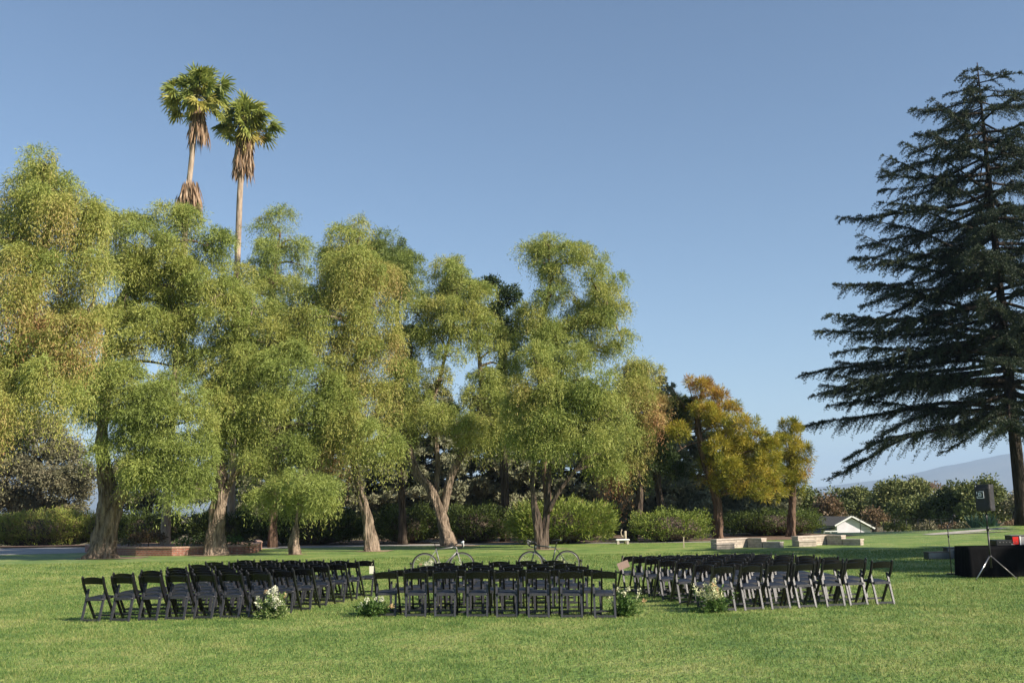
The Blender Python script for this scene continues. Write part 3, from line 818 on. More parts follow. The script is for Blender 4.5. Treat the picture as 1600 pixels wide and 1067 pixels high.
# grey-green cedars behind the hedges
CB = 'pale grey-green cedars behind the hedges'
cb = [(385, 67, 9.5, 4.6, 'behind the middle of the brick planter'), (450, 70, 8.0, 4.5, 'behind the small gnarled tree'), (530, 68, 9.0, 4.8, 'left of the pale curved trunk'), (610, 70, 8.4, 4.6, 'right of the pale curved trunk'),
      (680, 68, 9.5, 4.8, 'behind the leaning fork'), (765, 70, 9.0, 5.0, 'between the two bicycles'), (825, 67, 8.0, 4.2, 'behind the three dark stems'), (895, 69, 9.0, 4.8, 'above the ragged lit hedge'),
      (965, 70, 9.0, 4.8, 'behind the gap with the stone bench'), (1035, 68, 9.6, 4.6, 'above the rounded lit hedge'), (1085, 71, 8.5, 4.4, 'just left of the golden pine trunk'), (1165, 72, 5.4, 4.2, 'right of the golden pine trunk')]
for i, (px, D, H, rad, where) in enumerate(cb):
    D += 8; rad *= 1.18
    b = P(px, 850, D); b.z = float(terrain(b.x, b.y))
    cedar('cedar_tree', 'pale grey-green layered cedar ' + where, tuple(b), H + 2.6, (lambda rad: (lambda t: rad * (1 - t) ** .6 + .3))(rad), 74, M_CEDARB, M_BARKD, CB, tr_r=.14, seed=20 + i, z0=.03, droop=.10, needle=(.30, .11), den=1.05, inner=24)

# ------------------------------------------------------------------ juniper hedges
def juniper(label, x0, x1, ytop, ybase, D, tint=.4, depth=1.5, spiky=1.0, group='clipped juniper shrubs along the road', seed=0, name='juniper_shrub', mat=None, n_mult=1.0):
    rg = np.random.default_rng(100 + seed)
    a = P(x0, ybase, D); b = P(x1, ybase, D)
    c = (a + b) / 2
    zg = float(terrain(c.x, c.y))
    h = P((x0 + x1) / 2, ytop, D).z - zg
    root = empty(name, (c.x, c.y, zg), label, 'shrub', group)
    rx = (b.x - a.x) / 2; ry = depth
    # woody core
    core = MB(); core.ball((0, 0, h * .40), (rx * .80, ry * .75, h * .40), 20, 10)
    core.build('stems', M_BARKD, root)
    n = int(2600 * rx * h / 4 * n_mult)
    # positions over a superellipsoid dome
    u = unit(rg.normal(size=(n, 3))); u[:, 2] = np.abs(u[:, 2]) * rg.choice([1, 1, -.35], n)
    ex_ = .75
    pw = np.sign(u) * np.abs(u) ** ex_
    lump = 1 + .07 * np.sin(u[:, 0] * 9 + seed) + .06 * np.sin(u[:, 1] * 7 + u[:, 0] * 5)
    rad = rg.uniform(.72, .98, n) * lump
    C0 = np.stack([pw[:, 0] * rx, pw[:, 1] * ry, h * .45 + pw[:, 2] * h * .52], 1) * rad[:, None]
    low = rg.uniform(size=n) < .12
    C0[low, 2] = rg.uniform(.05, .35 * h, low.sum())
    C0[:, 2] = np.maximum(C0[:, 2], .05)
    bag = Leafbag()
    out = unit(u + np.array([0, 0, .75]) + rg.normal(size=(n, 3)) * .25)
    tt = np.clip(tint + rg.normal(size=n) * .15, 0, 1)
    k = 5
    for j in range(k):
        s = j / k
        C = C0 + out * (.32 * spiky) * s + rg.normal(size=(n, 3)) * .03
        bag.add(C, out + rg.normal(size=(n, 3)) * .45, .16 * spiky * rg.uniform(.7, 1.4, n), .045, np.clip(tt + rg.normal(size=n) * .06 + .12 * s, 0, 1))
    base = Vector((c.x, c.y, zg))
    V = np.concatenate(bag.V); 
    TOTAL[0] += bag.count()
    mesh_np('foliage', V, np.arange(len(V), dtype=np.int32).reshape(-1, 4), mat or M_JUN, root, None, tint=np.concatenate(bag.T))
    return root
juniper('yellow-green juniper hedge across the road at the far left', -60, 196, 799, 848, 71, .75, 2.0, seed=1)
juniper('shade-tinted juniper mound behind the brick planter', 165, 290, 800, 851, 62, .02, 1.8, seed=2)  # low tint paints tree shade into the leaf colour of the dark junipers
juniper('dark shade-tinted juniper mound behind the forked trunk', 300, 400, 798, 852, 61, .02, 1.8, seed=3)
juniper('wide dark shade-tinted juniper between the planter and the pale curved trunk', 396, 575, 795, 852, 60.5, .02, 1.8, seed=4)
juniper('dark shade-tinted juniper just right of the pale curved trunk', 585, 690, 792, 852, 60, .02, 1.8, seed=5)
juniper('dark shade-tinted juniper between the two bicycles', 690, 800, 790, 851, 59.5, .02, 1.9, seed=6)
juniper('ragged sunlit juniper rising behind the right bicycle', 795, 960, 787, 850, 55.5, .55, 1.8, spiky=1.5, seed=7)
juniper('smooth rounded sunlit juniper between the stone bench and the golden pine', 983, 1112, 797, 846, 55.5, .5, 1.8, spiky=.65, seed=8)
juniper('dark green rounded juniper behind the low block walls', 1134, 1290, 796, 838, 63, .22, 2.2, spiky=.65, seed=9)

# ------------------------------------------------------------------ scrub, oaks, bushes beyond the lawn
tree('scrub_tree', 'grey-brown scrubby tree above the hedge at the far left', 'tree', (60, 838), 86,
     [[(60, 845, 8, 0), (58, 780, 6, 0), (62, 720, 4, 0)]],
     [(15, 690, 34, 42), (60, 680, 38, 36), (98, 715, 30, 32), (30, 745, 40, 34), (85, 755, 36, 30), (118, 770, 22, 26), (-30, 720, 40, 50), (10, 790, 36, 28), (60, 795, 36, 22), (110, 800, 26, 20), (135, 745, 16, 24)],
     'leaf', M_GREY, M_BARKD, None, tint=.45, dens=.6, leaf=(.26, .11), sub=.9)
tree('scrub_tree', 'brownish scrubby tree glimpsed behind the left pepper trunks', 'tree', (230, 838), 80,
     [[(230, 845, 8, 0), (232, 780, 6, 0), (232, 740, 4, 0)]],
     [(200, 750, 30, 30), (250, 740, 34, 34), (300, 760, 28, 28), (230, 790, 40, 22)],
     'leaf', M_GREY, M_BARKD, None, tint=.2, dens=.4, leaf=(.28, .12), sub=.8)
OK_ = 'oaks beyond the edge of the lawn'
def oak(label, cx, lobes, D, tint, mat=None, dens=.42, leaf=(.32, .20), group=OK_, name='oak_tree', kind='leaf', sub=1.0):
    zg = float(terrain(0, D))
    b = P(cx, 838, D); b.z = zg
    s = 1
    y_mid = np.mean([l[1] for l in lobes])
    tree(name, label, 'tree', (cx, 838), D, [[(cx, 842, 3.5, 0), (cx - 1, 815, 3, 0), (cx, y_mid + 6, 2, 0)]], lobes, kind, mat or M_OAK, M_BARKD, group, tint=tint, dens=dens, leaf=leaf, sub=sub, ground_z=zg)
oak('round olive green oak, the widest crown left of the covered speaker', 1412, [(1388, 792, 22, 24), (1400, 770, 26, 18), (1430, 772, 26, 20), (1415, 800, 30, 22), (1445, 800, 20, 22), (1372, 808, 14, 16)], 110, .6)
oak('dull green oak above the roof of the white shed', 1335, [(1322, 795, 16, 16), (1345, 785, 20, 18), (1335, 775, 16, 10), (1355, 800, 14, 16), (1310, 780, 12, 12)], 118, .5)
oak('darker oak between the olive oak and the covered speaker', 1478, [(1465, 800, 20, 20), (1482, 785, 18, 20), (1492, 770, 14, 14), (1500, 800, 20, 22), (1478, 815, 24, 12)], 106, .22)
oak('broad oak behind and right of the covered speaker', 1545, [(1515, 775, 18, 16), (1535, 765, 20, 14), (1555, 780, 20, 18), (1530, 795, 26, 20), (1562, 802, 20, 18), (1520, 812, 20, 12)], 104, .5)
oak('pinkish bare crowned tree behind the olive oak', 1458, [(1442, 762, 14, 9), (1460, 766, 14, 10), (1476, 772, 10, 9)], 135, .7, M_RUST, .14, (.34, .12), None, 'deciduous_tree')
oak('small dark tuft of tree above the olive oak', 1432, [(1430, 757, 9, 7), (1422, 763, 7, 6)], 140, .2, None, .3, (.34, .2))
oak('rusty brown tree just left of the white shed', 1290, [(1282, 800, 14, 16), (1295, 790, 13, 14), (1300, 806, 10, 12)], 96, .35, M_RUST, .3, (.30, .2), None, 'deciduous_tree')
oak('grey-green tree showing between the golden pine and the dark juniper', 1185, [(1165, 782, 22, 16), (1195, 780, 22, 14), (1225, 785, 20, 12)], 92, .5, M_GREY, .35, (.3, .15), None, 'scrub_tree')
oak('olive tree behind the small yellow pine', 1262, [(1245, 785, 18, 12), (1270, 785, 14, 12), (1255, 775, 14, 10)], 100, .35, None, .35)
oak('tan autumn tree beside the cedar trunk', 1585, [(1580, 800, 14, 16), (1595, 790, 14, 18), (1610, 800, 18, 20)], 100, .8, M_GREY, .3, (.3, .14), None, 'deciduous_tree')
oak('rust brown bush peeping out between the shed and the olive oak', 1368, [(1366, 806, 8, 8), (1372, 814, 10, 8)], 98, .5, M_RUST, .35, (.26, .16), None, 'deciduous_tree')
BU = 'low autumn bushes at the edge of the lawn'
for i, (px, w, hpx, D, lab) in enumerate([(1448, 22, 13, 78, 'low orange bush in the dark below the oaks'), (1482, 20, 14, 80, 'rust coloured bush left of the speaker pole'), (1512, 18, 14, 79, 'orange-brown bush left of the bluish agaves'), (1532, 14, 10, 82, 'small rust bush between the two agaves'), (1572, 22, 18, 80, 'orange bush beside the cedar trunk'), (1400, 26, 12, 76, 'small olive bush on the lawn edge right of the shed')]):
    c = P(px, 820, D); zg = float(terrain(c.x, c.y))
    root = empty('bush', (c.x, c.y, zg), lab, 'bush', BU)
    bag = Leafbag()
    s = 1 / ppm(D)
    top = P(px, 829 - hpx, D).z
    rz_ = (top - zg) / 2
    leafy(bag, np.array([c.x, c.y, zg + rz_]), (w * s, w * s * .7, rz_), .55, 1.0, (.16, .10), sub=.35, n_leaf=70)
    bag.build('foliage', M_RUST if i in (1, 4) else M_GREY if i < 5 else M_OAK, root, (c.x, c.y, zg))
    st = MB()
    for k in range(5):
        a = random.uniform(0, 6.28)
        st.tube([(0, 0, 0), (math.cos(a) * .2, math.sin(a) * .2, rz_ * .8), (math.cos(a) * w * s * .5, math.sin(a) * w * s * .4, rz_ * 1.4)], [.03, .02, .01], 5)
    st.build('stems', M_BARKD, root)
for (px, D, hh, lab) in [(1521, 72, 1.0, 'thin bluish agave left of the speaker pole'), (1547, 71, 1.05, 'wide bluish agave right of the speaker pole')]:
    c = P(px, 825, D); zg = float(terrain(c.x, c.y))
    root = empty('agave', (c.x, c.y, zg), lab, 'plant', 'agaves at the lawn edge')
    n = 34; a = R.uniform(0, 6.28, n); el = R.uniform(.5, 1.5, n)
    Dv = np.stack([np.cos(a) * np.cos(el), np.sin(a) * np.cos(el), np.sin(el)], 1)
    bag = Leafbag(); bag.add(np.zeros((n, 3)) + Dv * .05, Dv, hh * 1.15 * R.uniform(.8, 1.1, n), .16, R.uniform(0, 1, n))
    bag.add(np.zeros((n, 3)) + Dv * .05, Dv, hh * 1.1, .14, R.uniform(0, 1, n))
    bag.build('leaf_rosette', M_AGAVE, root, (0, 0, 0))

# trees out of frame on the right whose shade lies across the lawn
cedar('cedar_tree', 'tall cedar off to the right shading the lawn behind the chairs', (37.0, 27.0, 0), 19.6, lambda t: 8.6 * (1 - t) ** .35 + .4, 120, M_CEDAR, M_BARKD, 'cedars off to the right', tr_r=.45, seed=61, z0=.10, droop=.12, needle=(.34, .15), den=.75)
cedar('cedar_tree', 'nearer spreading cedar off to the right shading the sound table', (33.0, 19.0, 0), 15.5, lambda t: 7.2 * (1 - t) ** .25 + .4, 120, M_CEDAR, M_BARKD, 'cedars off to the right', tr_r=.40, seed=62, z0=.10, droop=.12, needle=(.34, .15), den=.75)

# ------------------------------------------------------------------ fan palms
def palm(label, basept, crownpx, D, trunk_px, skirt, seed):
    rg = np.random.default_rng(seed)
    base = Vector(basept)
    root = empty('fan_palm', base, label, 'tree', 'fan palms towering over the row')
    tb = MB()
    pts = [base + Vector((0, 0, -.1))] + [P(x, y, D) for (x, y, r) in trunk_px]
    rad = [.30] + [r * .86 / ppm(D) for (x, y, r) in trunk_px]
    pp = smooth_path(pts, 6)
    tb.tube(pp, list(np.interp(np.linspace(0, len(pts) - 1, len(pp)), np.arange(len(pts)), rad)), 12, noise=.06)
    tb.build('trunk', M_PALMT, root, base)
    c = P(crownpx[0], crownpx[1], D)
    axis_top = c
    fans = []
    nf = 50
    pm = MB(); bag = Leafbag()
    def fan(o, d, rad_, tint, open_=2.0, nseg=22, droop=.3):
        d = Vector(d).normalized()
        nrm = d.cross(Vector((rg.normal(), rg.normal(), rg.normal()))).normalized()
        sd = d.cross(nrm).normalized()
        for k in range(nseg):
            a = (k / (nseg - 1) - .5) * 2 * open_ * .5 * 1.5
            v = d * math.cos(a) + sd * math.sin(a) + nrm * (.10 * (1 if k % 2 else -1))
            v.normalize()
            L = rad_ * (1 - .25 * abs(a) / 1.5) * rg.uniform(.85, 1.05)
            p0 = np.array([o]); vv = np.array([v])
            bag.add(p0, vv, L * .75, .20, tint)
            p1 = np.array([o + v * L * .55]); v1 = np.array([v + Vector((0, 0, -droop - .25 * rg.uniform()))])
            bag.add(p1, v1, L * .5, .085, min(1, tint + .08))
    for i in range(nf):
        el = rg.normal() * .62 + .12 if i > 8 else rg.uniform(.9, 1.5)
        az = i * 2.39996
        d = Vector((math.cos(az) * math.cos(el), math.sin(az) * math.cos(el), math.sin(el)))
        o0 = c + Vector((0, 0, (el) * .25))
        pet = rg.uniform(.45, 1.75) * (1.0 if abs(el) < .7 else .72)
        mid = o0 + d * pet * .55 + Vector((0, 0, .04))
        o1 = o0 + d * pet + Vector((0, 0, -.12 * pet))
        pm.tube([o0, mid, o1], [.03, .022, .016], 4)
        tint = np.clip(.28 + rg.normal() * .13 + (.35 if el < -.35 else 0), 0, 1)
        fan(o1, (o1 - mid) + Vector((0, 0, -.10)), rg.uniform(.9, 1.25), tint)
    pm.build('petioles', M_SKIRT_P, root, base)
    bag.build('crown', M_PALM, root, base)
    # skirt of dead leaves
    sk = Leafbag()
    for (si, (top, bot, r_top, r_bot, n)) in enumerate(skirt):
        if si: sk = Leafbag()
        a3 = P(top[0], top[1], D); b3 = P(bot[0], bot[1], D)
        for i in range(n):
            t = rg.uniform(0, 1)
            a = rg.uniform(0, 6.28)
            p = a3.lerp(b3, t * .75)
            rr = (r_top * (1 - t) + r_bot * t) * rg.uniform(.5, 1.05)
            o = np.array([[p.x + math.cos(a) * rr, p.y + math.sin(a) * rr, p.z]])
            sk.add(o, np.array([[math.cos(a) * .12 + rg.normal() * .08, math.sin(a) * .12 + rg.normal() * .08, -1]]), rg.uniform(.6, 1.3), rg.uniform(.06, .13), rg.uniform(0, 1))
        sk.build('hanging_thatch' if si else 'dead_leaf_skirt', M_SKIRT, root, base)
M_SKIRT_P = plain('petiole', (.33, .30, .10), rough=.5)
pb1 = G(258, 853); pb2 = G(362, 853)
D2 = pb2.y; D1 = D2 - 4.0; pb1 = P(258, 853, D1); pb1.z = 0
palm('taller left fan palm with a tuft of dead thatch clinging halfway down its trunk', pb1, (308, 149), D1,
     [(260, 800, 8), (265, 700, 7), (276, 560, 6), (286, 420, 5.5), (291, 320, 5.5), (296, 280, 5), (304, 205, 5), (308, 160, 5)],
     [((309, 166), (312, 226), .30, .60, 340), ((298, 282), (293, 332), .42, .78, 480)], 3)
palm('shorter right fan palm with a shaggy collar of dead leaves under its crown', pb2, (384, 194), D2,
     [(361, 800, 7), (363, 700, 6.5), (366, 560, 6), (369, 460, 6), (372, 380, 5.5), (375, 300, 5.5), (380, 240, 5), (384, 200, 5)],
     [((384, 200), (378, 285), .40, .60, 620)], 4)

# ------------------------------------------------------------------ brick planter
def wall_run(pts, h, th, mat, capmat, name, label, group=None, cat='wall'):
    base = Vector(((pts[0][0] + pts[-1][0]) / 2, (pts[0][1] + pts[-1][1]) / 2, 0))
    root = empty(name, base, label, cat, group)
    w = MB(); cp = MB()
    n = len(pts)
    nr = []
    for i in range(n):
        a = Vector(pts[max(i - 1, 0)]); b = Vector(pts[min(i + 1, n - 1)])
        d = (b - a).normalized(); nr.append(Vector((-d.y, d.x)))
    def prism(m, off, z0, z1):
        vs = []
        for i in range(n):
            p = Vector(pts[i])
            for s in (-1, 1):
                q = p + nr[i] * s * off
                vs.append((q.x, q.y, z0)); vs.append((q.x, q.y, z1))
        fs = []
        for i in range(n - 1):
            k = i * 4; l = k + 4
            fs += [(k, l, l + 1, k + 1), (k + 2, k + 3, l + 3, l + 2), (k + 1, l + 1, l + 3, k + 3), (k, k + 2, l + 2, l)]
        fs += [(0, 1, 3, 2), ((n - 1) * 4, (n - 1) * 4 + 2, (n - 1) * 4 + 3, (n - 1) * 4 + 1)]
        m.add(vs, fs)
    prism(w, th / 2, -.1, h)
    prism(cp, th / 2 + .025, h, h + .07)
    w.build('wall', mat, root, base); cp.build('coping', capmat, root, base)
    return root
pl = [G(x, y) for (x, y) in [(136, 862), (165, 866), (215, 868), (270, 868), (330, 866.5), (375, 865), (398, 863), (406, 858), (400, 853)]]
hpl = .42
M_CAPR = plain('brick_coping', (.42, .27, .20), rough=.85, var=.3, scale=9, bump=.3)
wall_run([(p.x, p.y) for p in pl], hpl - .07, .22, M_BRICK, M_CAPR, 'brick_planter', 'long low curved red brick planter wall around the left tree trunks', cat='planter')
pin = [(p.x, p.y + .1) for p in pl] + [(pl[-1].x - 1, pl[-1].y + 2.5), (pl[0].x, pl[0].y + 4)]
o = sheet('planter_soil', pin, M_SOIL, .30)
# planting in the planter
for i, (px, py, s_, mt, tt, lab) in enumerate([(292, 850, .42, M_BOUQ, .35, 'bright leafy plant right of the palm base in the brick planter'), (372, 848, .40, M_BOUQ, .3, 'green plant at the right end of the brick planter'), (318, 846, .5, M_DARKG, .4, 'dark shrub left of the forked trunk in the brick planter'),
                                            (232, 842, .75, M_RUST, .15, 'brown twiggy shrub left of the palm base in the brick planter'), (200, 850, .45, M_GREY, .4, 'grey-green mound behind the thick flaring trunk')]):
    c = P(px, py, 49 + i * .35); zg = .30
    root = empty('planter_plant', (c.x, c.y, zg), lab, 'plant', 'plants inside the brick planter')
    bag = Leafbag()
    leafy(bag, np.array([c.x, c.y, zg + s_ * .6]), (s_ * 1.1, s_ * .8, s_ * .6), tt, 1.6, (.16, .05), sub=.25, n_leaf=50)
    bag.build('foliage', mt, root, (c.x, c.y, zg))
    st = MB(); st.tube([(0, 0, 0), (.03, 0, s_ * .6), (-.02, 0, s_)], [.03, .02, .01], 5); st.build('stem', M_BARKD, root)

# ------------------------------------------------------------------ low block walls
def low_wall(label, x0, x1, ytop_l, ybot, D):
    k = 1 / ppm(D)
    L = (x1 - x0) * k
    zt = P((x0 + x1) / 2, (ytop_l), D).z
    a = P(x0, ybot, D); zg = 0
    root = empty('low_wall', (a.x, D, zg), label, 'wall', 'low pale block walls on the lawn')
    w = MB(); cp = MB()
    h = zt
    # V-shaped seat wall: long wing faces the sun, short wing turns back towards the camera
    p0 = Vector((.15 * L * .3, -.1)); p1 = Vector((L * .60, 1.15)); p2 = Vector((L * .80, .35)); p3 = Vector((L * 1.0, -.25))
    def run(m, a, b, th, z0, z1, ex=0.0):
        d = (b - a).normalized(); n = Vector((-d.y, d.x))
        a2 = a - d * ex; b2 = b + d * ex
        vs = []
        for p in (a2, b2):
            for s in (-1, 1):
                q = p + n * s * th / 2
                vs += [(q.x, q.y, z0), (q.x, q.y, z1)]
        m.add(vs, [(0, 4, 5, 1), (2, 3, 7, 6), (1, 5, 7, 3), (0, 2, 6, 4), (0, 1, 3, 2), (4, 6, 7, 5)])
    run(w, p0, p1, .35, -.05, h - .05); run(cp, p0, p1, .40, h - .05, h, .02)
    d12 = (p2 - p1).normalized()
    q1 = p1 + d12 * .22
    run(w, q1, p2, .34, -.05, h - .055); run(cp, q1 + d12 * .02, p2, .39, h - .055, h - .003, .0)
    q2 = p2 + (p3 - p2).normalized() * .02
    run(w, q2, p3, .33, -.05, h * .52); run(cp, q2, p3, .38, h * .52, h * .52 + .05, .02)
    # low step in front of the left end
    s0 = p0 + Vector((-.02, -.42)); s1 = s0 + Vector((L * .26, .16))
    run(w, s0, s1, .34, -.05, h * .48); run(cp, s0, s1, .39, h * .48, h * .48 + .05, .02)
    w.build('wall', M_PALEB, root); cp.build('coping', M_CAP, root)
low_wall('nearer low pale block wall beside the golden pine trunk', 1110, 1217, 841, 856, 45.2)
low_wall('farther low pale block wall just in front of the white shed', 1237, 1342, 836.5, 852, 46.5)

# ------------------------------------------------------------------ stone bench, stump, stake
g = G(973, 850)
g = Vector((g.x, g.y, 0))
root = empty('stone_bench', g, 'pale low stone bench in the gap between the two sunlit junipers', 'bench')
b = MB(); b.box((0, 0, .225), (.72, .30, .085), bev=.03); b.build('seat', M_WHITE, root)
for s in (-1, 1):
    b = MB(); b.box((s * .25, 0, .09), (.12, .24, .18), bev=.01); b.build('leg', M_CAP, root)
c = P(977, 845, g.y + .9)
root = empty('tree_stump', (c.x, c.y, 0), 'pale sawn post with a curved side branch behind the stone bench', 'stump')
b = MB(); b.tube([(0, 0, 0), (0, 0, .35), (.02, 0, .66)], [.08, .075, .07], 10, noise=.1); b.build('post', M_STUMP, root)
b = MB(); b.tube([(-.02, 0, .40), (-.12, 0, .34), (-.19, 0, .42), (-.22, 0, .58), (-.16, 0, .74)], [.045, .04, .035, .03, .03], 6, noise=.1); b.build('branch', M_STUMP, root)
g = G(1068.5, 855)
root = empty('marker_stake', g, 'short pale wooden stake standing alone on the lawn left of the first low wall', 'stake')
b = MB(); b.bar((0, 0, 0), (.01, 0, .42), .05, .03, (0, 1, 0)); b.build('post', M_STUMP, root)
b = MB(); b.box((.01, 0, .45), (.07, .05, .05), bev=.01); b.build('cap', M_STUMP, root)

# ------------------------------------------------------------------ shed, railing and fence beyond the crest
def shed():
    D = 85
    s = 1 / ppm(D)
    c = P(1334, 834, D); zg = float(terrain(c.x, D))
    root = empty('shed', (c.x, D, zg), 'small white gabled shed with a grey shingle roof beyond the lawn', 'shed')
    zt = P(1331, 807, D).z - zg
    ze = P(1331, 820, D).z - zg
    w = (1360 - 1309) * s
    xl = (1309 - 1334) * s; xr = xl + w
    xc = (1331 - 1334) * s
    dep = 5.0
    m = MB()
    z2 = zt - .0
    prof_ = [(xl, 0), (xr, 0), (xr, ze - .25), (xc, zt - .08), (xl, ze)]
    n = len(prof_)
    vs = [(x, 0, z) for x, z in prof_] + [(x - dep * .38, dep, z) for x, z in prof_]
    fs = [tuple(range(n)), tuple(range(2 * n - 1, n - 1, -1))] + [(i, i + n, (i + 1) % n + n, (i + 1) % n) for i in range(n)]
    m.add(vs, fs); m.build('wall', plain('shed_shade_tint', (.70, .67, .74), rough=.7, var=.12, scale=1.5), root)  # lavender shade tone put into the white wall colour, against the lawn's green bounce
    rf = MB()
    def slope(x0, z0, x1, z1, th=.10, y0=-.25):
        vs = [(x0, y0, z0), (x1, y0, z1), (x1, y0, z1 + th), (x0, y0, z0 + th)]
        vs += [(x - dep * .38, dep + .2, z) for (x, y, z) in vs]
        rf.add(vs, [(0, 1, 2, 3), (7, 6, 5, 4), (0, 4, 5, 1), (1, 5, 6, 2), (2, 6, 7, 3), (3, 7, 4, 0)])
    slope(xl - .25, ze - .12, xc, zt - .055); slope(xc + .002, zt - .055, xr + .3, ze - .39)
    rf.build('roof', M_ROOF, root)
    fb = MB()
    fb.bar((xl - .25, -.28, ze - .03), (xc, -.28, zt + .04), .05, .12); fb.bar((xc + .06, -.28, zt + .02), (xr + .3, -.28, ze - .31), .05, .12)
    fb.build('fascia', M_WHITE, root)
    # lean-to porch on the left
    po = MB(); x0 = (1291 - 1334) * s
    po.add([(x0 - .3, .6, ze - .75), (xl - .02, .2, ze - .22), (xl - .9, 4, ze - .22), (x0 - 1.2, 4.2, ze - .75), (x0 - .3, .6, ze - .67), (xl - .02, .2, ze - .14), (xl - .9, 4, ze - .14), (x0 - 1.2, 4.2, ze - .67)],
           [(3, 2, 1, 0), (4, 5, 6, 7), (0, 1, 5, 4), (1, 2, 6, 5), (2, 3, 7, 6), (3, 0, 4, 7)])
    po.build('porch_roof', M_ROOF, root)
    w2 = MB(); w2.box(((x0 + xl) / 2 - .05, 1.8, (ze - .8) / 2), (xl - x0 - .15, .1, ze - .8)); w2.build('porch_wall', M_BARKD, root)
shed()
D = 80
c = P(1300, 832, D); zg = float(terrain(c.x, D))
root = empty('railing', (c.x, D, zg), 'short white wooden railing at the left of the shed', 'railing')
b = MB(); ztop = P(1300, 829, D).z - zg
for x in (-.62, -.1, .45): b.box((x, 0, ztop / 2), (.07, .07, ztop))
b.build('posts', M_WHITE, root)
b = MB(); b.box((-.08, -.05, ztop - .03), (1.3, .03, .08)); b.box((-.08, -.05, ztop - .30), (1.3, .03, .06)); b.build('rail', M_WHITE, root)
# wire fence
a = P(1345, 832, 70); b_ = P(1490, 832, 70)
root = empty('wire_fence', ((a.x + b_.x) / 2, 70, float(terrain(0, 70))), 'thin dark wire fence running along the lawn edge right of the shed', 'fence')
n = 9; hw = (b_.x - a.x) / 2
for i in range(n):
    p = MB(); p.tube([(-hw + 2 * hw * i / (n - 1), 0, 0), (-hw + 2 * hw * i / (n - 1), 0, .85)], .022, 6); p.build('post', M_BLACK, root)
p = MB()
for z in (.2, .4, .6, .8): p.tube([(-hw, 0, z), (hw, 0, z)], .008, 4)
p.build('wire', M_BLACK, root)

# ------------------------------------------------------------------ mountains
def mountains():
    nx, ny = 420, 40
    xs = np.linspace(-9000, 9000, nx); ys = np.linspace(7000, 11000, ny)
    X, Y = np.meshgrid(xs, ys)
    px = [-9000, -5200, -3400, -2600, 1500, 1900, 2100, 2600, 2900, 3300, 3700, 4100, 5200, 9000]
    yh = lambda p: 795 - (p - 800) * .0175
    el = {1240: 764, 1290: 760, 1340: 754, 1400: 744, 1440: 737, 1480: 727, 1520: 722, 1560: 716, 1600: 711}
    kx = []; kz = []
    Dm = 9000
    for p, y in el.items():
        q = P(p, y, Dm); kx.append(q.x); kz.append(q.z)
    kx = [-9000, -5600, -4200, -3300, -2200, 0] + kx + [7000, 9000]
    kz = [420, 380, 330, 280, 230, 200] + kz + [620, 700]
    ridge = np.interp(X * (Dm / Y), kx, kz)
    prof_ = np.where(Y < 9000, sstep(7000, 9000, Y), 1 - .5 * sstep(9000, 11000, Y))
    nz = np.zeros_like(X)
    rg = np.random.default_rng(3)
    for o in range(5):
        fx = .0011 * 2 ** o
        a, b, c = rg.uniform(0, 6.28, 3)
        nz += np.abs(np.sin(X * fx + a + 1.3 * np.sin(Y * fx * .9 + b))) * np.cos(Y * fx * .7 + c) / 1.9 ** o
    Z = ridge * prof_ * (1 + .10 * nz * (1 - .8 * (np.abs(Y - 9000) < 120))) - 5
    V = np.stack([X.ravel(), Y.ravel(), Z.ravel()], 1)
    i, j = np.meshgrid(np.arange(nx - 1), np.arange(ny - 1))
    a = (j * nx + i).ravel()
    o = mesh_np('mountains', V, np.stack([a, a + 1, a + nx + 1, a + nx], 1), plain('mountain_scrub', (.13, .115, .08), rough=.95, var=.35, scale=.002, spec=.1), smooth=True)
    tag(o, kind='structure')
mountains()

